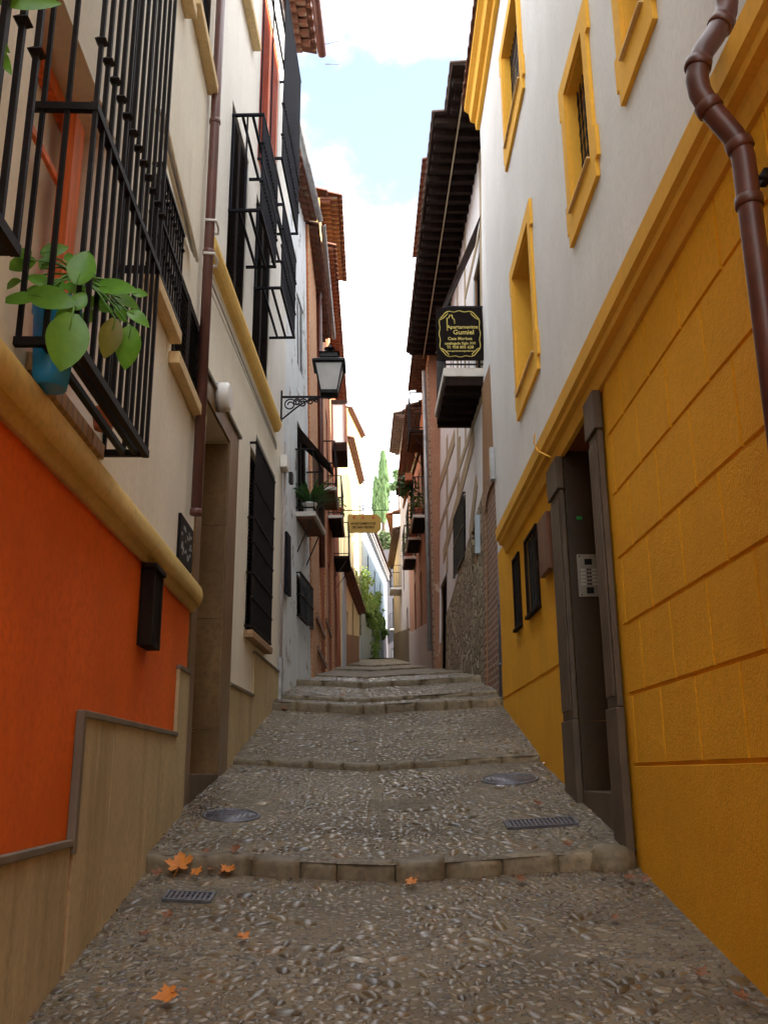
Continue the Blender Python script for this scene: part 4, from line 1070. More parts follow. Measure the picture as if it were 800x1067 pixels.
for px_,pz_ in ((.12,.95),(.88,.95),(.12,.04),(.88,.04)): m.tube([Vector((x0_+w_*px_,YI-.0125,zz0+h_*pz_)),Vector((x0_+w_*px_,YI-.015,zz0+h_*pz_))],.006,8)
m.build('screw',m_black,it)
G=at_y(603,540,YJ); m=MB(); m.box(WW,G.x-.02,G.x+.02,YI-.006,YI,G.z-.012,G.z+.012); m.build('green_sticker',plain('green sticker',(.02,.35,.06),.4),None,.002,label='tiny green sticker above the intercom on the doorway jamb',category='sticker')
# big brown downpipe with bends
def rp(px,py,X): 
    v=at_x(px,py,X); return v
lo=rp(797,330,1.31); Yp=lo.y; print('pipe Y',Yp)
def col(z,dx=0,dy=0): return Vector((1.325-dx,Yp+dy,z))
zb_=[at_y(757,5,Yp).z,at_y(748,30,Yp).z,at_y(735,58,Yp).z,at_y(727,88,Yp).z,at_y(733,112,Yp).z,at_y(757,142,Yp).z,at_y(772,168,Yp).z]
def xat(px,py): return at_y(px,py,Yp).x
pts=[Vector((xat(757,5)+.01,Yp,6.5)),Vector((xat(757,5),Yp,zb_[0]))]+[Vector((xat(px,py),Yp,at_y(px,py,Yp).z)) for px,py in ((756,14),(751,25),(742,40),(732,54),(727,68),(726,84),(729,97),(738,112),(750,126),(763,141),(770,152),(774,164),(776,180))]
xb_=xat(776,180); pts+=[Vector((xb_,Yp,at_y(776,180,Yp).z-.1)),Vector((xb_,Yp,ground(1.35,Yp)+.02))]
print('pipe x',[round(p.x,3) for p in pts])
cl=[(pts[3],pts[4]-pts[2]),(pts[6],pts[7]-pts[5]),(pts[9],pts[10]-pts[8]),(pts[12],pts[13]-pts[11]),(pts[15]-Vector((0,0,.02)),(0,0,1)),(Vector((xb_,Yp,.9)),(0,0,1))]
pipe(pts,.041,m_pipe,HR,cl,seg=20)
m=MB(); zc=at_y(790,185,Yp).z; m.tube([Vector((xb_+.035,Yp,zc)),Vector((1.4,Yp,zc))],.008,8); m.box(WW,1.36,1.385,Yp-.03,Yp+.03,zc-.02,zc+.02); m.build('pipe_clamp',m_iron,HR)
cable(FR,[(557,452),(556,462),(560,470),(568,474),(573,476)],.006,m_yellowtrim,'cable',HR,.14)
# corner drainpipe at the end of the ochre wall
pass
m=MB(); m.box(FR,FR.L-.12,FR.L-.01,.002,.06,FR.px(524,470)[1]-.1,FR.px(524,455)[1]+.15); m.build('junction_box',m_grey,HR,.004)

# =================================================================== RIGHT: old house with timbered wall, arch and balcony
FQ=F((1.46,10.76),(1.27,20),'R',.028)
HQ=tag_house('timbered_house',(1.4,15,.8),'old house with rubble stone base, timbered wall, brick arch and wide dark eave')
pipe([FQ.P(.10,.05,2.6),FQ.P(.10,.05,.60)],.034,m_cast,HQ,[(FQ.P(.10,.05,z),(0,0,1)) for z in (1.9,1.2)],seg=10)
ar0=.14; ar1=FQ.px(506.5,600,.05)[0]; zsp=FQ.px(513,535)[1]; zap=FQ.px(514,510)[1]; print('arch',ar0,ar1,zsp,zap)
EQ=9.5; print('EQ',EQ)
dn0=FQ.px(507,300)[0]; qd=(FQ.px(503,300)[0],FQ.px(497,320)[0]+.35,FQ.px(505,378)[1],FQ.px(503,258)[1]); print('qdoor',qd)
sB0=FQ.px(506,385)[0]; zB=FQ.px(507,380)[1]; sB1=FQ.px(497,448)[0]+.55; YBq=FQ.P(sB0,0,0).y; out=at_y(452.5,384,YBq); pQ=(Vector((out.x,out.y))-FQ.p).dot(FQ.n); print('balcony',sB0,sB1,zB,pQ,YBq)
wQ1=(FQ.px(487,570)[0],FQ.px(476,570)[0],FQ.px(478,598)[1],FQ.px(483,523)[1]); wQ2=(FQ.px(501,570)[0],FQ.px(494.5,570)[0],FQ.px(497,592)[1],FQ.px(498,548)[1]); dQ=(FQ.px(467,660)[0],FQ.px(459.5,660)[0],-.5,FQ.px(466,598)[1])
print(wQ1,wQ2,dQ)
qd=(sB0+.3,sB0+1.2,zB+.0,zB+2.1)
m=MB(); m.wall(FQ,0,FQ.L,-1.5,EQ,[wQ1,wQ2,dQ,qd],.25); m.shell(FQ,0,FQ.L,-1.5,EQ,6); m.build('wall',m_tan,HQ)
m=MB(); m.wall(FQ,0,FQ.L,EQ,13.2,[],n=-3); m.shell(F(tuple(FQ.p-FQ.n*3),tuple(FQ.p-FQ.n*3+FQ.d*FQ.L),'R'),0,FQ.L,EQ,13.2,4); m.build('sun_block_wall',m_white,HQ)  # unseen raised block added behind the eave to stop the sun
m=MB(); m.wall(FQ,5.6,FQ.L,EQ+.3,12,[]); m.shell(FQ,5.6,FQ.L,EQ+.3,12,2.9); m.build('tower_room',m_tan,HQ); tile_roof(FQ,5.5,FQ.L,12,.72,2.9,m_tile,HQ,name='tower_roof')
# tan facing slab with arch notch over brick
m=MB(); m.box(FQ,ar0-.05,ar1+.05,.001,.038,-1,zap+.1); m.build('arch_infill',m_brickR,HQ)
sE=FQ.px(498,450)[0]; N_=10
outl=[(0.02,-1),(ar0,-1)]+[((ar0+ar1)/2-(ar1-ar0)/2*math.cos(PI*i/N_),zsp+(zap-zsp)*math.sin(PI*i/N_)) for i in range(N_+1)]+[(ar1,-1),(ar1+.25,-1),(ar1+.25,zB-.3),(0.02,zB-.3)]
m=MB(); m.slab([FQ.P(a,.039,z) for a,z in outl],FQ.n.to_3d()*.016); m.build('arch_facing',m_tan,HQ)
m=MB(); m.slab([FQ.P((ar0+ar1)/2-((ar1-ar0)/2+w)*math.cos(PI*i/N_),.0555,zsp+(zap-zsp+w)*math.sin(PI*i/N_)) for w,rng in ((0.0,range(N_+1)),(.16,range(N_,-1,-1))) for i in rng],FQ.n.to_3d()*.012); m.build('arch_ring',m_brickR,HQ)
# quoin pillar of the arch, brick
m=MB(); m.box(FQ,ar1,ar1+.22,.0555,.066,-1,zsp); m.build('brick_pier',m_brickR,HQ)
# stone base with sloping top
zs1=FQ.px(503,520)[1]; zs0=FQ.px(470,585)[1]
sa0=ar1+.28; s_end=dQ[0]-.05
ptsS=[(sa0,-1),(s_end,-1),(s_end,zs0-1.6),(sa0+ (s_end-sa0)*.6,(zs1+zs0)/2-.7),(sa0,zs1)]
m=MB()
def slab_holes(fr,t0,t1,zb,ztop,holes,n0,n1,mat,name,par):
    M=MB(); ts=sorted({t0,t1,*[h for w in holes for h in w[:2] if t0<h<t1],*[t0+(t1-t0)*i/8 for i in range(1,8)]})
    for a,b in zip(ts,ts[1:]):
        hs_=[w for w in holes if w[0]<(a+b)/2<w[1]]; segs=[(zb,None)]
        lo_=zb
        for w in sorted(hs_,key=lambda w:w[2]):
            if w[2]>lo_:
                ta,tb=min(w[2],ztop(a)),min(w[2],ztop(b)); M.hexa([fr.P(a,n0,lo_),fr.P(b,n0,lo_),fr.P(a,n1,lo_),fr.P(b,n1,lo_),fr.P(a,n0,ta),fr.P(b,n0,tb),fr.P(a,n1,ta),fr.P(b,n1,tb)])
            lo_=w[3]
        ta,tb=ztop(a),ztop(b)
        if ta>lo_+.01 and tb>lo_+.01: M.hexa([fr.P(a,n0,lo_),fr.P(b,n0,lo_),fr.P(a,n1,lo_),fr.P(b,n1,lo_),fr.P(a,n0,ta),fr.P(b,n0,tb),fr.P(a,n1,ta),fr.P(b,n1,tb)])
    return M.build(name,mat,par)
ztop=lambda t: zs1+(FQ.px(468,640)[1]-zs1)*min(1,max(0,(t-sa0)/(s_end-sa0)))
slab_holes(FQ,sa0,s_end,-1,ztop,[wQ1,wQ2],.001,.05,m_stone,'stone_base',HQ)
# white plaster above the stone and timber bands
zW0=lambda t: EQ-.02
def panel(z0f,z1,n0,n1,mat,name,holes):
    M=MB()
    ts=sorted({sa0,FQ.L,dQ[0],dQ[1],wQ1[0],wQ1[1],wQ2[0],wQ2[1],qd[0],qd[1]}|{sa0+(FQ.L-sa0)*i/8 for i in range(1,8)})
    ts=[t for t in ts if sa0<=t<=FQ.L]
    for a,b in zip(ts,ts[1:]):
        m_=(a+b)/2; lo_=z0f(m_); cur=[(z0f(a),z0f(b))]
        hs_=sorted([w for w in holes if w[0]<m_<w[1]],key=lambda w:w[2])
        la,lb=z0f(a),z0f(b)
        for w in hs_:
            if w[3]<=max(la,lb): continue
            if w[2]>max(la,lb)+.01: M.hexa([FQ.P(a,n0,la),FQ.P(b,n0,lb),FQ.P(a,n1,la),FQ.P(b,n1,lb),FQ.P(a,n0,w[2]),FQ.P(b,n0,w[2]),FQ.P(a,n1,w[2]),FQ.P(b,n1,w[2])])
            la=lb=w[3]
        M.hexa([FQ.P(a,n0,la),FQ.P(b,n0,lb),FQ.P(a,n1,la),FQ.P(b,n1,lb),FQ.P(a,n0,z1),FQ.P(b,n0,z1),FQ.P(a,n1,z1),FQ.P(b,n1,z1)])
    return M.build(name,mat,HQ)
panel(lambda t: (ztop(t)+.01 if t<s_end else ztop(s_end)-.3),EQ-.02,.002,.03,m_white,'plaster_panel',[wQ1,wQ2,dQ,qd])
def band(p,q,w=.11,n0=.031,n1=.042):
    a,za=FQ.px(*p,.03); b,zb_=FQ.px(*q,.03); d=Vector((b-a,zb_-za)).normalized(); nn=Vector((-d.y,d.x))*w/2
    M=MB(); M.slab([FQ.P(a+nn.x,n0,za+nn.y),FQ.P(b+nn.x,n0,zb_+nn.y),FQ.P(b-nn.x,n0,zb_-nn.y),FQ.P(a-nn.x,n0,za-nn.y)],FQ.n.to_3d()*(n1-n0)); return M.v,M.f
M=MB()
for k,(p,q) in enumerate((((494,455),(462,580)),((479,455),(477,530)),((466,455),(466,595)),((474,455),(457,510)),((457,520),(457,640)),((490,560),(497,500)))):
    v,f=band(p,q,.30,.031+.0006*k,.042+.0006*k); M.add(v,f)
M.box(FQ,sa0,FQ.L,.03,.0413,zB-.45,zB-.3)
for t in (sa0+.02,sB0+2.3,sB0+3.6): M.box(FQ,t,t+.14,.03,.0437,zB-.29,EQ-.03)
M.box(FQ,sa0+.161,sB0+2.29,.03,.0431,zB+2.35,zB+2.48)
M.build('timber_band',m_timber,HQ)
# white strip of the front upper wall
M=MB(); M.box(FQ,0.02,sa0-.002,.001,.035,zB-.29,EQ-.02); M.build('plaster_panel',m_white,HQ)
M=MB(); M.box(FQ,.55,.68,.036,.05,zB-.29,EQ-.03); M.box(FQ,.02,sa0-.01,.036,.0485,zB-.42,zB-.30); M.build('timber_band',m_timber,HQ)
for w in (wQ1,wQ2,dQ,qd):
    louvres(FQ,w[0]+.01,w[1]-.01,max(w[2],.9)+.01,w[3]-.01,-.05,m_ironb if w is not qd else m_darkwood,HQ); m=MB(); m.box(FQ,w[0]-.01,w[1]+.01,-.3,-.245,w[2]-.01,w[3]+.01); m.build('window_back',m_dark,HQ)
m=MB(); m.box(FQ,wQ1[0]-.03,wQ1[1]+.03,.052,.10,wQ1[2]-.04,wQ1[3]+.03); 
cage(FQ,wQ1[0]-.0,wQ1[1]+.0,wQ1[2],wQ1[3],.065,m_black,HQ,sp=.1,bands=((wQ1[2]+wQ1[3])/2,),r=.01)
m=MB(); m.box(FQ,wQ2[0]-.30,wQ2[0]-.27,.05,.12,wQ2[2]+.05,wQ2[3]-.0); m.build('window_shutter',m_farwhite,HQ,label='pale blue shutter standing open')
tile_roof(FQ,1.0,FQ.L,EQ,.84,3.2,m_tiled,HQ,slope=.22,sp=.24,course=False)
tile_roof(FQ,0.02,1.0,EQ+.02,.66,3.2,m_tiled,HQ,slope=.22,sp=.24,name='near_roof',course=False)
M=MB(); 
t=.25
while t<FQ.L: 
    ov=.58 if t<1.0 else .77
    e_=R.uniform(-.02,.02); M.box(FQ,t,t+.085+e_,-.02,ov+e_*2,EQ-.14+e_*.5,EQ-.03); t+=.28+e_
M.build('rafter',m_darkwood,HQ)
M=MB(); M.box(FQ,.02,FQ.L,.425,.445,EQ-.17,EQ-.141); M.build('purlin',m_timber,HQ)
M=MB(); M.box(FQ,.02,.99,.0,.63,EQ-.03,EQ+.012); M.box(FQ,1.01,FQ.L,.0,.81,EQ-.028,EQ+.005); M.build('eave_boards',m_darkwood,HQ)
# balcony with railing
pQ=max(.5,min(.8,pQ))
BQ=balcony(FQ,sB0,sB1,zB,pQ,HQ,rail=.98,th=.13,slabm=m_slab,brace=False,ironm=m_black,name='balcony')
M=MB(); M.box(FQ,sB0+.03,sB1-.03,.01,pQ-.03,zB-.26,zB-.132)
t=sB0+.2
while t<sB1-.1: M.box(FQ,t,t+.08,.01,pQ-.04,zB-.33,zB-.262); t+=.32
M.build('soffit',m_darkwood,BQ)
M=MB(); M.slab([FQ.P(sB0+.1,.04,zB+2.6),FQ.P(sB0+.25,.1,zB+2.2),FQ.P(sB0+.9,pQ,zB+1.15),FQ.P(sB0+1.0,pQ,zB+1.35)],FQ.d.to_3d()*.12); M.build('timber_brace',m_darkwood,HQ)
# sign hung on the near side of the balcony
YS=FQ.P(sB0,0,0).y-.04
A=at_y(453.5,321,YS); B=at_y(504.5,377,YS); x0_,x1_=A.x,B.x; zlo,zhi=at_y(480,376,YS).z,at_y(480,321,YS).z
sg=thing('balcony_sign',((x0_+x1_)/2,YS,zlo),'black signboard with gilt scroll border and lettering hung on the near end of the balcony','sign')
M=MB(); M.box(WW,x0_,x1_,YS-.012,YS,zlo,zhi); M.build('board',m_signd,sg,.002)
w_=x1_-x0_; h_=zhi-zlo
def SP(u,v,d=.014): return Vector((x0_+w_*u,YS-d,zlo+h_*v))
M=MB(); pts=[]
Nn=64
for i in range(Nn+1):
    a=2*PI*i/Nn; rx=.435*(1+.028*math.cos(12*a)); c_,s_=math.cos(a),math.sin(a); k=1/max(abs(c_)**4+abs(s_)**4,1e-6)**.25
    pts.append(SP(.5+rx*k*c_*.98,.5+rx*k*s_*.98))
M.tube(pts,.006,5,False)
for sx in (-1,1):
    for sy in (-1,1):
        M.tube([SP(.5+sx*.40,.5+sy*.27),SP(.5+sx*.34,.5+sy*.30),SP(.5+sx*.25,.5+sy*.38),SP(.5+sx*.24,.5+sy*.42),SP(.5+sx*.30,.5+sy*.40),SP(.5+sx*.38,.5+sy*.31)],.007,5)
M.build('scroll_border',m_gold,sg)
M=MB(); M.tube([SP(.24,.56),SP(.24,.80),SP(.28,.80),SP(.30,.86),SP(.34,.86),SP(.36,.79),SP(.39,.78),SP(.40,.69)],.008,5); M.build('tower_emblem',m_gold,sg)
for s_,sz,u,v in (('Apartamentos',.074,.56,.60),('Gumiel',.100,.58,.49),('Casa Morisca',.062,.5,.385),('catalogada Siglo XVI',.052,.5,.30),('Tf. 958 805 628',.058,.5,.225),('www.apartamentosgumiel.com',.031,.5,.165)):
    text(s_,sz*w_/.62*.95,SP(u,v,.0145),(1,0,0),(0,0,1),m_gold,sg,bold=.0008)
# further right-hand houses
FS=F((1.2,20.02),(1.02,31),'R')
HS=tag_house('salmon_house',(1.15,25,2),'salmon plaster house with three flower balconies in a row, right side in the distance')
ES=at_y(421,503,31).z; ES=9.3; print('ES')
hs=[(1.6,2.5,3.0,5.0),(4.2,5.0,3.0,5.2),(7,7.8,3.6,5.5)]
bz=[at_y(447,546,22.3).z,at_y(444,566,24.7).z,at_y(441,585,27.2).z]; print('bz',bz)
up_=[(1.7,2.6,bz[0],bz[0]+2),(4.2,5.1,bz[1],bz[1]+2),(6.8,7.7,bz[2],bz[2]+2)]
m=MB(); m.wall(FS,0,FS.L,.5,ES,hs+up_,.2); m.shell(FS,0,FS.L,.5,ES,6); m.build('wall',m_orgwall,HS)
for (a,b,c,d) in hs+up_:
    louvres(FS,a+.01,b-.01,c+.01,d-.01,-.05,m_brownwood,HS); m=MB(); m.box(FS,a-.01,b+.01,-.25,-.19,c-.01,d+.01); m.build('window_back',m_dark,HS)
m=MB(); m.box(FS,.0,.5,.001,.04,.5,ES-.01); m.build('brick_pier',m_brickR,HS)
plinth(FS,.5,FS.L,1.1,m_mauve,HS)
pipe([FS.P(.6,.08,ES),FS.P(.6,.08,2.6)],.05,m_grey,HS,seg=8)
for (t,z) in zip((1.4,4.0,6.5),bz): balcony(FS,t,t+1.5,z,.36,HS,rail=.95,soffit=m_darkwood,ironm=m_black,brace=False)
hb=at_y(446,452,20.9).z; balcony(FS,.6,2.0,hb,.45,HS,rail=.95,soffit=m_tile,slabm=m_darkwood)
m=MB(); m.slab([FS.P(2.2,.02,hb+.6),FS.P(2.2,.5,hb-1.0),FS.P(2.2,.47,hb-1.05),FS.P(2.2,.0,hb+.5)],FS.d.to_3d()*1.6); m.build('awning',m_farcream,HS)
tile_roof(FS,2.8,FS.L,ES,.42,6,m_tiled,HS); tile_roof(FS,0,2.8,at_y(430,404,22.6).z,.36,6,m_tiled,HS,name='high_roof')
m=MB(); m.wall(FS,0,2.8,ES,at_y(430,404,22.6).z,[]); m.shell(FS,0,2.8,ES,at_y(430,404,22.6).z,6); m.build('upper_wall',m_tan,HS)
HT=at_y(430,190,20.3).z; print('tower',HT)
m=MB(); m.wall(FS,.05,4.2,ES,HT,[],n=.1); m.shell(FS,.05,4.2,ES,HT,6); m.build('tower_wall',m_white,HS) if False else None
FT=F((1.02,31.02),(.70,44),'R')
HT_=tag_house('distant_pink_house',(.95,36,3.6),'distant greyish pink house with a projecting tiled roof, right side before the bend')
ET=at_y(410,470,36.5).z; print('ET',ET)
m=MB(); m.wall(FT,0,FT.L,1.5,9.6,[(3,3.8,6.6,8.4),(1,1.8,3.6,5.6)],.2); m.shell(FT,0,FT.L,1.5,9.6,6); m.build('wall',m_mauve,HT_)
for (a,b,c,d) in ((3,3.8,6.6,8.4),(1,1.8,3.6,5.6)):
    louvres(FT,a+.01,b-.01,c+.01,d-.01,-.05,m_ironb,HT_); m=MB(); m.box(FT,a-.01,b+.01,-.25,-.19,c-.01,d+.01); m.build('window_back',m_dark,HT_)
m=MB(); m.wall(FT,1.5,5.5,9.6,ET,[]); m.shell(FT,1.5,5.5,9.6,ET,6); m.build('upper_wall',m_mauve,HT_)
tile_roof(FT,1.3,5.7,ET,.42,6,m_tiled,HT_); tile_roof(FT,5.72,FT.L,9.6,.3,6,m_tiled,HT_,name='low_roof')
plinth(FT,0,FT.L,1.2,m_pil,HT_)
balcony(FT,5.0,6.4,at_y(425,617,37).z,.45,HT_,rail=.9,ironm=m_black,brace=False)
FU=F((.70,44.02),(1.6,58),'R')
HU=tag_house('distant_plastered_house',(.9,50,5),'pale plastered house seen in a sliver at the far bend on the right')
EU=at_y(411,552,47).z
m=MB(); m.wall(FU,0,FU.L,3,EU,[(2,3,7,9)]); m.shell(FU,0,FU.L,3,EU,6); m.build('wall',m_white,HU); tile_roof(FU,0,FU.L,EU,.35,6,m_tile,HU)
louvres(FU,2.01,2.99,7.01,8.99,-.05,m_brownwood,HU); m=MB(); m.box(FU,1.99,3.01,-.25,-.2,6.99,9.01); m.build('window_back',m_dark,HU)
#@@PART3

FBL=F((-1.2,-24),(-1.0,-5.04),'L'); HBL=thing('shading_house',(-1.2,-14,-6),'unseen cream house added behind the camera at left to shade the near street','house')  # unseen houses added to dim light reaching the near street from behind
FBR=F((1.5,-24),(1.42,-5.04),'R'); HBR=thing('shading_house',(1.5,-14,-6),'unseen pale ochre house added behind the camera at right to shade the near street','house')
for fr,hh,mt,sd_ in ((FBL,HBL,m_cream,'L'),(FBR,HBR,m_tan,'R')):
    hs=[(t,t+.9,z,z+1.5) for t in (2,6,10,14) for z in (-3.6,-.6)]
    m=MB(); m.wall(fr,0,fr.L,-8,2.6,hs,.2); m.shell(fr,0,fr.L,-8,2.6,6); m.build('wall',mt,hh)
    for w in hs: louvres(fr,w[0]+.01,w[1]-.01,w[2]+.01,w[3]-.01,-.05,m_brownwood,hh); m=MB(); m.box(fr,w[0]-.01,w[1]+.01,-.24,-.19,w[2]-.01,w[3]+.01); m.build('window_back',m_dark,hh)
    tile_roof(fr,0,fr.L,2.6,.45,6,m_tile,hh)
# =================================================================== lantern on its bracket
ln=FB.px(291,420,.0); zl=at_y(343,417,FB.P(FB.L-.35,0,0).y).z
Yl=FB.P(FB.L-.35,0,0).y; C=at_y(343,412,Yl); Wl=at_y(291,420,Yl)
print('lantern',C,Wl)
xw=FB.P(FB.L-.35,0,0).x
LT=thing('street_lantern',(xw,Yl,C.z-.1),'black wall lantern with frosted panes on a scrolled iron bracket, left side','street lamp')
zb=C.z-.02
g=MB(); g.box(WW,xw,C.x+.06,Yl-.012,Yl+.012,zb-.012,zb+.012); g.box(WW,xw+.001,xw+.02,Yl-.03,Yl+.03,zb-.32,zb+.08)
x=xw+.02; Lb=C.x-xw
prev=[Vector((xw+.02+Lb*u,Yl,zb-.30*(1-u)**1.6*(.55+.45*math.cos(u*3)))) for u in [i/14 for i in range(15)]]; g.tube(prev,.011,6)
for k,(u,r) in enumerate(((.16,.085),(.30,.05),(.42,.062),(.58,.045),(.70,.03))):
    c=Vector((xw+Lb*u+.02,Yl,zb-r-.02)); g.tube([c+Vector((math.cos(a)*r*(1-a/14),0,math.sin(a)*r*(1-a/14))) for a in [i*.45 for i in range(22)]],.0095,6)
g.build('bracket',m_black,LT)
hb_,ht_=.105,.175; z0=C.z+.03; z1=z0+.36
fr_=MB(); 
def sq(h,z): return [Vector((C.x+sx*h,Yl+sy*h,z)) for sx,sy in ((-1,-1),(1,-1),(1,1),(-1,1))]
a=sq(hb_,z0); b=sq(ht_,z1)
for i in range(4): fr_.bar(a[i],b[i],.011); fr_.bar(a[i],a[(i+1)%4],.011); fr_.bar(b[i],b[(i+1)%4],.012)
fr_.box(WW,C.x-hb_,C.x+hb_,Yl-hb_,Yl+hb_,z0-.03,z0-.012)
fr_.tube([Vector((C.x,Yl,zb)),Vector((C.x,Yl,z0-.03))],[.02,.045],10)
for i in range(4): m_=(a[i]+a[(i+1)%4])/2; fr_.tube([m_+Vector((0,0,-.02)),Vector((C.x,Yl,z0-.08))],.007,5)
fo=fr_.build('lantern_frame',m_black,LT)
gl=MB()
A2=sq(hb_-.004,z0+.012); B2=sq(ht_-.006,z1-.012)
for i in range(4): gl.slab([A2[i],A2[(i+1)%4],B2[(i+1)%4],B2[i]],(Vector((C.x,Yl,0))-Vector(((A2[i].x+A2[(i+1)%4].x)/2,(A2[i].y+A2[(i+1)%4].y)/2,0))).normalized()*.004)
gl.build('pane',m_frost,fo)
rf=MB()
def fr4(h0,za,h1,zb2):
    p=sq(h0,za)+sq(h1,zb2); rf.add(p,[(0,1,5,4),(1,2,6,5),(2,3,7,6),(3,0,4,7),(0,3,2,1),(4,5,6,7)])
fr4(ht_+.035,z1+.005,ht_+.035,z1+.03); fr4(ht_+.03,z1+.031,.10,z1+.10); fr4(.115,z1+.101,.11,z1+.165); fr4(.13,z1+.166,.05,z1+.20)
rf.lathe((C.x,Yl,z1+.20),[(.02,0),(.02,.03),(.07,.045),(.075,.055),(.025,.075),(.018,.10),(.006,.13),(.001,.15)],12)
rf.build('lantern_roof',m_black,LT)
bl=MB(); bl.lathe((C.x,Yl,z0+.02),[(.02,0),(.028,.03),(.045,.09),(.05,.13),(.03,.17),(.001,.185)],12); bl.build('bulb',m_white2,LT)

# =================================================================== hanging yellow sign
YH=27.0
A=at_y(362,536,YH); B=at_y(397,555,YH); xa,xb=A.x,B.x; zlo,zhi=B.z,A.z
HSg=thing('hanging_sign',(xa,YH,zlo),'mustard yellow signboard with clipped corners hanging from a wrought iron arm over the street','sign')
w_=xb-xa; h_=zhi-zlo; c=.22*h_
M=MB(); M.slab([Vector((xa+u,YH,zlo+v)) for u,v in ((.03,0),(w_-c*.9,0),(w_,c),(w_,h_-c),(w_-c,h_),(.03,h_),(0,h_-c*.6),(0,c*.6))],(0,.03,0)); M.build('board',m_signy,HSg)
text('APARTAMENTOS',h_*.17,Vector((xa+w_*.47,YH-.003,zlo+h_*.44)),(1,0,0),(0,0,1),m_darkwood,HSg,bold=.003)
text('EL REY MORO',h_*.17,Vector((xa+w_*.47,YH-.003,zlo+h_*.24)),(1,0,0),(0,0,1),m_darkwood,HSg,bold=.003) if False else text('DE SAN PEDRO',h_*.17,Vector((xa+w_*.47,YH-.003,zlo+h_*.24)),(1,0,0),(0,0,1),m_darkwood,HSg,bold=.003)
M=MB()
for u in (.2,.46,.77): M.tube([Vector((xa+w_*u,YH-.004,zlo+h_*.83)),Vector((xa+w_*u,YH-.012,zlo+h_*.83))],.045,10)
M.build('emblem',m_redwall,HSg)
M=MB(); zr=zhi+.13; wx=-1.12
M.tube([Vector((wx,YH+.015,zr)),Vector((xb+.2,YH+.015,zr))],.014,6)
for u in (.2,.46,.8): M.bar(Vector((xa+w_*u,YH+.015,zhi)),Vector((xa+w_*u,YH+.015,zr)),.012)
for u,sg_ in ((.3,1),(.46,-1),(.62,1),(.8,-1)):
    c=Vector((xa+w_*u,YH+.015,zr+.09)); M.tube([c+Vector((math.cos(a)*.08*(1-a/11)*sg_,0,math.sin(a)*.08*(1-a/11))) for a in [i*.5 for i in range(16)]],.009,5)
M.tube([Vector((xa+w_*.46,YH+.015,zr)),Vector((xa+w_*.46,YH+.015,zr+.42))],[.02,.006],6); M.tube([Vector((xb+.2,YH+.015,zr-.03)),Vector((xb+.27,YH+.015,zr)),Vector((xb+.2,YH+.015,zr+.03))],[.01,.02,.01],5)
M.build('iron_arm',m_black,HSg)

# far lamp below the sign
# =================================================================== plants
def pot(c,r,h,mat,par,name='pot'):
    M=MB(); M.lathe(c,[(r*.72,0),(r*.8,h*.15),(r,h*.85),(r*1.08,h*.86),(r*1.08,h),(r*.95,h),(r*.9,h*.9),(.001,h*.9)],24); return M.build(name,mat,par)
# big leaved plant in blue pot inside the near cage
Yb=FA.P(tN+.13,0,0).y
PB=at_y(38,405,Yb); PT=at_y(38,316,Yb)
pc=Vector((FA.P(tN+.13,.088,0).x,Yb,PB.z)); hp=(PT.z-PB.z)*1.0; print('pot',pc,hp)
PL=thing('potted_plant',pc,'broad leaved green plant in a bright blue pot on the near window cage','potted plant')
pot(pc,.078,hp,m_bluepot,PL)
M=[]; MY=[]; MS=MB()
top=pc+Vector((.06,.02,hp+.12))
def bigleaf(mb,px,py,dy,ang,L,Wd,tilt=.35,curl=.15):
    if px<92: dy-=.18; L*=.92; Wd*=.92
    # centre seen at px,py at depth Yb+dy, long axis at angle ang (degrees, picture plane, 0=right, 90=up)
    c=at_y(px,py,Yb+dy); a=math.radians(ang); d=Vector((math.cos(a),tilt*.35*R.choice((-1,1)),math.sin(a))).normalized()
    L*=1.15*R.uniform(.92,1.08); Wd*=1.25; curl=R.uniform(.05,.4); nrm=Vector((.30+R.uniform(-.15,.15),-.9,-.05+R.uniform(-.2,.45))); base=c-d*(L*.5)
    q_=MB(); leaf(q_,base,d,nrm,L,Wd,curl,8); mb.append(q_)
    MS.tube([top+(base-top)*.0,(top+base)/2+Vector((0,0,.02)),base,base+d*L*.3],[.005,.004,.003,.002],5)
for a_ in ((86,278,0,75,.115,.095),(53,310,-.02,-12,.15,.085),(120,299,.05,-8,.135,.07),(20,311,0,185,.12,.055),(83,313,.03,60,.07,.055),(77,298,.05,150,.08,.05),(25,262,.08,120,.08,.05),(57,260,.08,25,.09,.05),(144,329,.1,-28,.085,.05),(22,275,.12,200,.10,.06),(100,312,.08,200,.08,.05),(132,312,.1,-15,.09,.05),(40,290,.05,140,.09,.055),(66,330,.02,230,.08,.05),(95,290,.1,70,.06,.04),(108,320,.12,-20,.06,.04),(62,296,.1,100,.06,.04),(34,302,.1,170,.07,.04),(92,330,.1,250,.06,.04),(48,272,.12,60,.06,.04),(146,305,.12,10,.05,.035),(72,268,.12,110,.05,.035),(126,325,.15,-60,.06,.04),(12,295,.12,190,.06,.04)):
    bigleaf(M,*a_)
for a_ in ((70,356,-.03,262,.19,.135,.2,.05),(133,361,.09,262,.13,.085)): bigleaf(M,*a_)
bigleaf(MY,115,352,.04,258,.13,.075,.2,.05)
for q_ in M: q_.build('leaf',m_leaf,PL)
for q_ in MY: q_.build('leaf',m_leafy,PL,label='yellowing leaf with brown edge')
MS.tube([pc+Vector((0,0,hp*.8)),top],[.009,.006],6); MS.build('stem',m_leaf,PL)
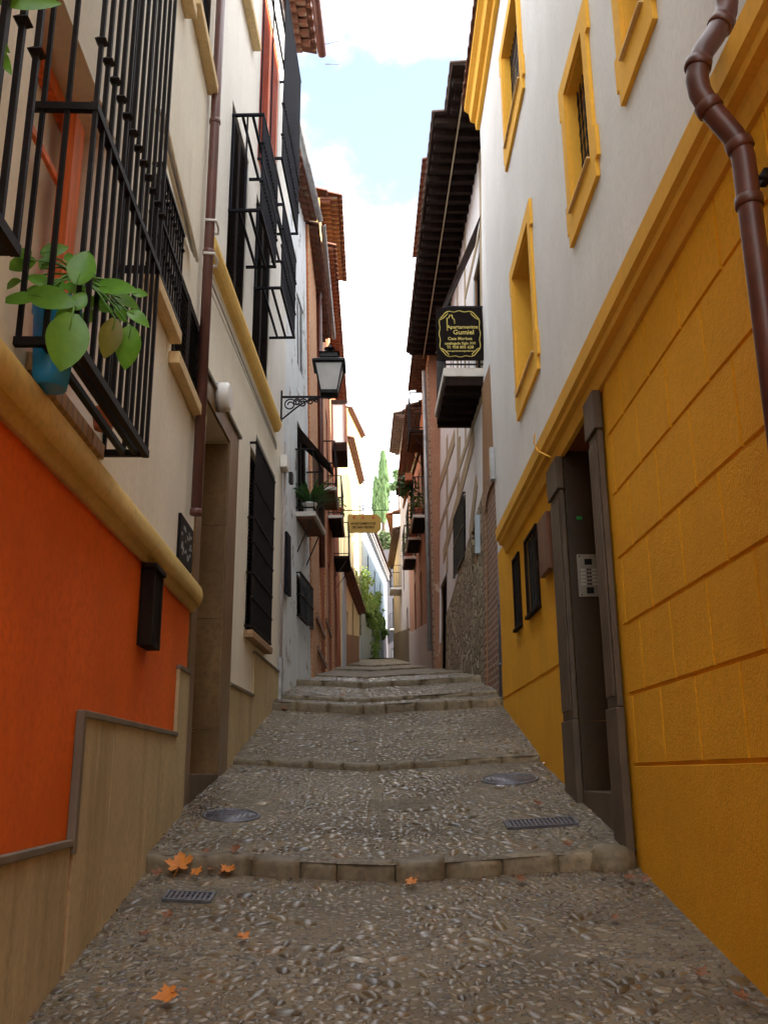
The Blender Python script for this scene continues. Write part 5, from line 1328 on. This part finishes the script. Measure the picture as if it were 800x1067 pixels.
# leaf tips hanging from the cage nearest the camera
pn_=at_z(20,6,3.0); Yq=2.08
q=at_y(5,-25,Yq); P0=thing('hanging_plant',q,'green leaf tips hanging from the nearest window cage, top left corner','plant')
M=MB()
for px,py,ang,L,Wd in ((30,1,5,.17,.055),(4,62,-62,.09,.035),(-2,44,-40,.08,.04),(8,-8,20,.15,.05)):
    c=at_y(px,py,Yq); a=math.radians(ang); d=Vector((math.cos(a),.1,math.sin(a))); leaf(M,c-d*L/2,d,Vector((.25,-.9,-.35)),L,Wd,.10,8)
M.tube([at_y(-25,-30,Yq),at_y(-15,10,Yq),at_y(-8,55,Yq)],.004,5)
M.build('leaf',m_leaf,P0)
# small red pot at the far end of the cage
c=FA.P(tF-.25,.07,1.418); t=thing('clay_pot',c,'small red clay pot on the sill below the near window cage','pot'); pot(c,.05,.09,m_terra,t)
def bladeplant(c,n,L,Wd,mat,par,spread=.9,seed=1,name='foliage'):
    rr=random.Random(seed); M=MB()
    for i in range(n):
        a=rr.uniform(0,2*PI); e=rr.uniform(.5,1.35); l=L*rr.uniform(.6,1.1); d=Vector((math.cos(a)*math.cos(e)*spread,math.sin(a)*math.cos(e)*spread,math.sin(e)))
        leaf(M,c+Vector((math.cos(a),math.sin(a),0))*.03,d,Vector((0,0,1)) if abs(d.z)<.9 else Vector((math.cos(a),math.sin(a),0))*-1,l,Wd,.45,6)
    return M.build(name,mat,par)
def leafball(c,rx,rz,n,s,mat,par,seed=1,name='foliage',droop=0):
    rr=random.Random(seed); M=MB()
    for i in range(n):
        v=Vector((rr.gauss(0,1),rr.gauss(0,1),rr.gauss(0,1))).normalized()*rr.random()**.4
        p=Vector(c)+Vector((v.x*rx,v.y*rx,v.z*rz-droop*abs(v.x)))
        d=Vector((rr.uniform(-1,1),rr.uniform(-1,1),rr.uniform(-.8,.6))); leaf(M,p,d,Vector((rr.uniform(-.5,.5),rr.uniform(-.5,.5),1)),s*rr.uniform(.7,1.3),s*.55,.3,3)
    return M.build(name,mat,par)
zt_=zt
c=FC.P(bs0+.17,pB*.62,zt_+.002); t=thing('balcony_plant',c,'long leaved green plant in a white ornamental pot on the whitewashed balcony','potted plant'); 
pot(c,.10,.16,m_whitepot,t); bladeplant(c+Vector((0,0,.14)),46,.46,.05,m_leafd,t,seed=3)
c=FC.P(bs0+.48,pB*.5,zt_+.002); t=thing('balcony_plant',c,'bushy dark green plant in a dark pot further back on the whitewashed balcony','potted plant'); 
pot(c,.09,.16,m_iron,t); bladeplant(c+Vector((0,0,.14)),34,.42,.05,m_leafd,t,seed=5)
# pots on brick house balcony
zz=at_y(356,541,21).z
for i,(dt,lab) in enumerate(((.3,'terracotta pot with a yellow green plant, nearer one on the red house balcony'),(.9,'terracotta pot with a yellow green plant, farther one on the red house balcony'))):
    c=FD.P(6.4+dt,.2,zz+.002); t=thing('flower_pot',c,lab,'potted plant'); pot(c,.13,.24,m_terra,t); leafball(c+Vector((0,0,.36)),.18,.2,90,.09,m_ivy,t,seed=11+i)
# pots on the right-hand flower balconies
n_=0
for k,(t0_,z_) in enumerate(zip((1.4,4.0,6.5),bz)):
    for j in range(2):
        c=FS.P(t0_+.3+.8*j,.2,z_+.002); t=thing('flower_pot',c,'terracotta flower pot with leafy plant, %s on the %s balcony of the salmon house'%(('nearer','farther')[j],('nearest','middle','farthest')[k]),'potted plant')
        pot(c,.12,.22,m_terra,t); leafball(c+Vector((0,0,.42)),.22,.28,110,.10,m_leafd if (j+k)%2 else m_ivy,t,seed=20+n_,droop=.1); n_+=1
c=FS.P(1.7,.45,bz[0]+.95); t=thing('hanging_basket',c-Vector((0,0,.25)),'red hanging flower box of dark leaves on the nearest salmon house balcony rail','flower box'); 
M=MB(); M.box(FS,1.5,2.4,.34,.52,bz[0]+.9,bz[0]+1.08); M.build('box',m_terra,t,.01); leafball(FS.P(1.95,.45,bz[0]+1.0),.32,.3,300,.10,m_leafd,t,seed=40,droop=.25)
# garden wall carrying the ivy
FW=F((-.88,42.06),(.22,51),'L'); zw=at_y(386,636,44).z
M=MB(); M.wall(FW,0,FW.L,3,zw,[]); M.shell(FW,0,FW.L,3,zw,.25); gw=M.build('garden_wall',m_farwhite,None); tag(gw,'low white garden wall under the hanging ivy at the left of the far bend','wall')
rr=random.Random(9); M=MB()
for i in range(9000):
    t=rr.uniform(0,FW.L); u=t/FW.L
    top_=zw+1.3+.5*math.sin(t*2.1)+.5*noise.noise((t*1.3,0,4)); low_=zw-.2-1.0*max(0,noise.noise((t*1.1,3,1))*2)-(2.6 if .38<u<.62 else 0)
    z=rr.uniform(low_,top_); k=noise.noise((t*1.2,z*.9,2))
    if k<-.10+.12*max(0,z-zw): continue
    n=.05+rr.random()*.28*(1 if z<zw else 1.3)*(.6+k)
    p=FW.P(t,n-(.15 if z>zw else 0),z)
    if p.z<gz(p.y)+.1: continue
    d=Vector((rr.uniform(-1,1),rr.uniform(-1,.2),rr.uniform(-1,.2))); leaf(M,p,d,Vector((rr.uniform(-.5,1),-1,rr.uniform(0,1))),rr.uniform(.08,.16),.09,.3,3)
iv=M.build('ivy',m_ivy,None); tag(iv,'thick green ivy hanging over the far garden wall on the left','ivy')
c=FE.P(4.5,-.5,EE+.35); t=thing('roof_shrub',c,'green creeper growing over the roof of the low yellowish cottage','shrub'); leafball(c+Vector((0,0,.2)),1.1,.55,900,.13,m_ivy,t,seed=31)
M=MB(); M.tube([c-Vector((0,0,.3)),c+Vector((0,.2,.3))],.03,5); M.build('stem',m_bark,t)
# trees on the hill
def cypress(px,pyt,pyb,Yt,wpx,label,seed,mat=m_cyp,lean=0):
    T=at_y(px,pyt,Yt); B_=at_y(px,pyb,Yt); r=wpx/1000*Yt/2; H=T.z-B_.z; gzv=6.2+(Yt-75)*.42-.6
    t=thing('cypress_tree',(T.x,Yt,gzv),label,'tree'); rr=random.Random(seed)
    M=MB(); M.tube([Vector((T.x,Yt,gzv)),Vector((T.x,Yt,B_.z+H*.4)),Vector((T.x,Yt,T.z-H*.1))],[.28,.2,.04],7); M.build('trunk',m_bark,t)
    M=MB()
    for i in range(3000):
        u=rr.random()**.9; pr=r*(math.sin(PI*min(1,u*.92+.06))**.7)*(1-.45*u)*1.25
        a=rr.uniform(0,2*PI); k=rr.random()**.35*(1+.75*noise.noise((math.cos(a)*2,math.sin(a)*2,u*14+seed)))
        p=Vector((T.x+math.cos(a)*pr*k,Yt+math.sin(a)*pr*k,B_.z+u*H)); d=Vector((math.cos(a)*.4,math.sin(a)*.4,1)); leaf(M,p,d,Vector((math.cos(a),math.sin(a),.2)),rr.uniform(.3,.6),.2,.1,2)
    M.build('crown',mat,t)
cypress(399,473,546,95,14,'tall slim cypress standing alone between the roofs at the end of the street',1)
cypress(391.5,500,546,100,7,'smaller pale cypress just left of the tall one',2)
def roundtree(px,py,Yt,rpx,label,seed,n=4200,mat=m_tree,s=.3,flat=1):
    C_=at_y(px,py,Yt); r=rpx/1000*Yt; gzv=(6.2+(Yt-75)*.42-.6) if Yt>75 else gz(Yt)-.4; t=thing('leafy_tree',(C_.x,Yt,gzv),label,'tree'); rr=random.Random(seed)
    M=MB(); M.tube([Vector((C_.x,Yt,gzv)),Vector((C_.x+.1*r,Yt,(gzv+C_.z)/2)),C_],[.25,.16,.06],7)
    cl=[]
    for i in range(16):
        v=Vector((rr.gauss(0,1),rr.gauss(0,1),rr.gauss(0,1)*flat)).normalized()*r*rr.uniform(.35,.85); cl.append((C_+v,r*rr.uniform(.22,.42))); M.tube([C_-Vector((0,0,r*.5)),C_+v*.5,C_+v],[.07,.04,.015],5)
    M.build('trunk',m_bark,t); M=MB()
    for i in range(n):
        c_,q=cl[i%16]; v=Vector((rr.gauss(0,1),rr.gauss(0,1),rr.gauss(0,1))).normalized()*q*rr.random()**.4
        leaf(M,c_+v,Vector((rr.uniform(-1,1),rr.uniform(-1,1),rr.uniform(-1,1))),Vector((rr.uniform(-1,1),rr.uniform(-1,1),1)),s*rr.uniform(.6,1.3),s*.5,.2,2)
    M.build('crown',mat,t)
roundtree(415,500,85,13,'sparse grey green tree behind the right-hand roofs, next to the cypress',3,1800,m_cyp,.26,1.6)
roundtree(400,566,70,14,'dense green tree rising behind the curved eave of the far white house',4,5000,m_tree,.3)

# =================================================================== fallen leaves and litter
def maple(name_mat,size,seed):
    rr=random.Random(seed); M=MB(); pts=[]; 
    for i,(a,l) in enumerate(((-160,.30),(-140,.58),(-128,.50),(-112,.62),(-98,.42),(-84,.62),(-72,.88),(-60,.70),(-48,.80),(-36,.50),(-25,.72),(-14,.80),(0,1.08),(14,.80),(25,.72),(36,.50),(48,.80),(60,.70),(72,.90),(84,.62),(98,.42),(112,.62),(128,.50),(140,.58),(160,.30),(180,.10))):
        a=math.radians(a+rr.uniform(-4,4)); l*=rr.uniform(.88,1.08); pts.append((math.cos(a)*l,math.sin(a)*l))
    ph=rr.uniform(0,6); h=lambda x,y: .30*size*(x*x+y*y)*rr.uniform(.6,1.2)*abs(math.sin(ph+math.atan2(y,x)*1.5))+.004
    vs=[Vector((0,0,.008))]; mids=[]
    for x,y in pts: vs.append(Vector((x*size,y*size,h(x,y)+.004)))
    for x,y in pts: vs.append(Vector((x*size*.5,y*size*.5,.007)))
    k=len(pts); fs=[]
    for i in range(k):
        j=(i+1)%k; fs+=[(0,1+k+i,1+k+j),(1+k+i,1+i,1+j,1+k+j)]
    M.add(vs,fs,True); return M
def put_leaf(px,py,size,mat,label,seed,stalk=True,group='fallen plane leaves on the street'):
    g=on_ground(px,py); M=maple(mat,size,seed); 
    t=thing('fallen_leaf',(0,0,0),label,'leaf',group); M.build('blade',mat,t)
    S2=MB(); S2.tube([Vector((0,0,.008)),Vector((-size*.5,size*.06,.012)),Vector((-size*.95,size*.2,.01))],.0018,5); S2.build('stalk',mat,t)
    rr=random.Random(seed); tl_=rr.uniform(.30,.6) if size<.1 else .62
    t.location=(g.x,g.y,g.z+.016+size*.75*math.sin(tl_-.1)); t.rotation_euler=(Matrix.Rotation(.17+tl_-.15,3,'X')@Matrix.Rotation(rr.uniform(-.25,.25),3,'Y')@Matrix.Rotation(rr.uniform(0,6.28),3,'Z')).to_euler()
L_=[(186,914,.10,m_fall,'largest bright orange plane leaf lying against the first stone step, far left'),(236,914,.06,m_fall,'small orange leaf just right of the big one at the first stone step'),
(246,891,.05,m_fallr,'reddish brown leaf on top of the first step, left side'),(222,911,.05,m_fallr,'curled brown leaf between the two orange leaves at the first stone step'),
(178,1050,.062,m_fall,'orange leaf near the bottom left edge of the photo'),(252,984,.04,m_fall,'small ochre leaf on the near cobbles, left of the middle'),
(176,962,.04,m_fallr,'little brown leaf below the small drain grate'),(150,979,.035,m_fallr,'dark leaf close to the beige dado'),(430,925,.05,m_fall,'pale ochre leaf just below the first stone step, in the middle'),
(541,922,.05,m_fallr,'reddish leaf just below the first stone step, right of the middle'),(592,886,.042,m_fallr,'brown orange leaf on the right part of the first step top'),
(655,921,.045,m_fallr,'brown leaf at the right end of the first stone step, by the ochre wall'),(672,925,.04,m_fallr,'second brown leaf at the right end of the first step, touching the ochre wall'),
(730,1022,.04,m_fallr,'brown leaf near the ochre wall, lower right'),(775,1050,.04,m_fallr,'dark brown leaf at the bottom right corner'),(640,962,.03,m_fallr,'little brown leaf on the near cobbles at right'),
(357,730,.05,m_fallr,'brown leaf in front of the third stone step'),(295,741,.06,m_fallr,'brown leaf by the left end of the third stone step'),(560,842,.05,m_fallr,'dark leaf between the round cover and the drain grate'),
(204,917,.05,m_fall,'orange leaf overlapping the right side of the largest leaf at the first step'),(166,917,.045,m_fallr,'brown leaf in the corner between the beige dado and the first step'),(213,893,.035,m_fallr,'tiny brown leaf on the first step above the orange leaves')]
for i,(px,py,s_,mt,lab) in enumerate(L_): put_leaf(px,py,s_,mt,lab,50+i)
for i,(px,py,lab) in enumerate(((520,821,'crumpled white paper scrap beside the round manhole cover'),(570,797,'small white paper scrap by the foot of the ochre wall'))):
    g=on_ground(px,py); M=MB(); rr=random.Random(i); n=5; vs=[];fs=[]
    for a in range(n+1):
        for b in range(n+1): vs.append(g+Vector(((a/n-.5)*.075,(b/n-.5)*.05,.014+rr.uniform(0,.014))))
    for a in range(n):
        for b in range(n): q=a*(n+1)+b; fs.append((q,q+n+1,q+n+2,q+1))
    M.add(vs,fs); o=M.build('paper_scrap',m_paper,None); tag(o,lab,'litter')
# crumbs of dead leaves gathering along the walls
rr=random.Random(77); M=MB()
for i in range(2600):
    y=rr.uniform(3,12); side=rr.random()
    if side<.5: x=-1.25-.0*y+abs(rr.gauss(0,.10))-.03
    elif side<.8: x=1.36-abs(rr.gauss(0,.12))
    else: x=rr.uniform(-1.2,1.3)
    if side<.25 and 6.4<y+0: y=rr.gauss(6.7,.25); x=-1.3+abs(rr.gauss(0,.13))
    if side>.9: y=5.4-abs(rr.gauss(0,.04))-.03
    p=Vector((x,y,ground(x,y)+.012)); d=Vector((rr.uniform(-1,1),rr.uniform(-1,1),rr.uniform(-.1,.4))); leaf(M,p,d,(0,0,1),rr.uniform(.008,.028),rr.uniform(.005,.013),.5,2)
o=M.build('leaf_litter',m_debris,None); tag(o,kind='stuff',label='crumbs of dead leaves along the foot of the walls',category='leaf litter')
# corner stone at the right end of the first step
g=on_ground(648,888); M=MB(); M.lathe(Vector((1.27,5.45,-.56)),[(.14,0),(.15,.06),(.13,.13),(.08,.17),(.001,.18)],10)
for v in M.v: v.x+=.015*noise.noise(v*9); v.y+=.02*noise.noise(v*7); v.z+=.02*noise.noise(v*11)
o=M.build('corner_stone',m_stepstone,None); tag(o,'rough rounded stone ending the first step beside the ochre wall','stone')

# =================================================================== sky, sun, camera
SUN_EL,SUN_AZ=math.radians(33),math.radians(108)   # azimuth measured clockwise from the street direction (+Y)
w=bpy.data.worlds.new('World'); S.world=w; w.use_nodes=True; nt=w.node_tree; bg=nt.nodes['Background']
sky=nt.nodes.new('ShaderNodeTexSky'); sky.sky_type='NISHITA'; sky.sun_disc=False; sky.sun_elevation=SUN_EL; sky.sun_rotation=SUN_AZ; sky.air_density=1.0; sky.dust_density=.6; sky.ozone_density=1.0
tc=nt.nodes.new('ShaderNodeTexCoord'); mp=nt.nodes.new('ShaderNodeMapping'); mp.inputs['Scale'].default_value=(1,1,1.6); nt.links.new(tc.outputs['Generated'],mp.inputs[0])
nz=nt.nodes.new('ShaderNodeTexNoise'); nz.inputs['Scale'].default_value=5.2; nz.inputs['Detail'].default_value=7; nz.inputs['Roughness'].default_value=.58; nt.links.new(mp.outputs[0],nz.inputs[0])
gapdir=ray(385,130).normalized()
dt=nt.nodes.new('ShaderNodeVectorMath'); dt.operation='DOT_PRODUCT'; nt.links.new(tc.outputs['Generated'],dt.inputs[0]); dt.inputs[1].default_value=gapdir
r1=nt.nodes.new('ShaderNodeMapRange'); r1.inputs['From Min'].default_value=.972; r1.inputs['From Max'].default_value=1.0; r1.inputs['To Min'].default_value=.30; r1.inputs['To Max'].default_value=-.30; nt.links.new(dt.outputs['Value'],r1.inputs[0])
ad=nt.nodes.new('ShaderNodeMath'); ad.operation='ADD'; nt.links.new(nz.outputs[0],ad.inputs[0]); nt.links.new(r1.outputs[0],ad.inputs[1])
rp_=nt.nodes.new('ShaderNodeMapRange'); rp_.interpolation_type='SMOOTHSTEP'; rp_.inputs['From Min'].default_value=.30; rp_.inputs['From Max'].default_value=.60; rp_.inputs['To Min'].default_value=.10; nt.links.new(ad.outputs[0],rp_.inputs[0])
mx=nt.nodes.new('ShaderNodeMix'); mx.data_type='RGBA'; nt.links.new(rp_.outputs[0],mx.inputs[0]); nt.links.new(sky.outputs[0],mx.inputs[6]); mx.inputs[7].default_value=(8.6,8.9,9.3,1)
nt.links.new(mx.outputs[2],bg.inputs[0]); bg.inputs[1].default_value=.12
sd=bpy.data.lights.new('sun','SUN'); sd.energy=4.0; sd.angle=math.radians(.5); sd.color=(1,.94,.85); so=bpy.data.objects.new('sun',sd); COL.objects.link(so)
dirv=Vector((math.sin(SUN_AZ)*math.cos(SUN_EL),math.cos(SUN_AZ)*math.cos(SUN_EL),math.sin(SUN_EL)))
so.rotation_euler=dirv.to_track_quat('Z','Y').to_euler(); so.location=(0,0,40)
cd_=bpy.data.cameras.new('camera'); co_=bpy.data.objects.new('camera',cd_); COL.objects.link(co_); S.camera=co_
co_.matrix_world=M3.to_4x4(); cd_.sensor_fit='VERTICAL'; cd_.sensor_height=36; cd_.lens=36*FPX/1067; cd_.clip_end=2000; cd_.clip_start=.05
S.view_settings.view_transform='Standard'; S.view_settings.look='None'; S.view_settings.exposure=1.98; S.view_settings.gamma=1; S.view_settings.use_curve_mapping=False
S.render.engine='CYCLES'; S.cycles.max_bounces=10; S.cycles.diffuse_bounces=6
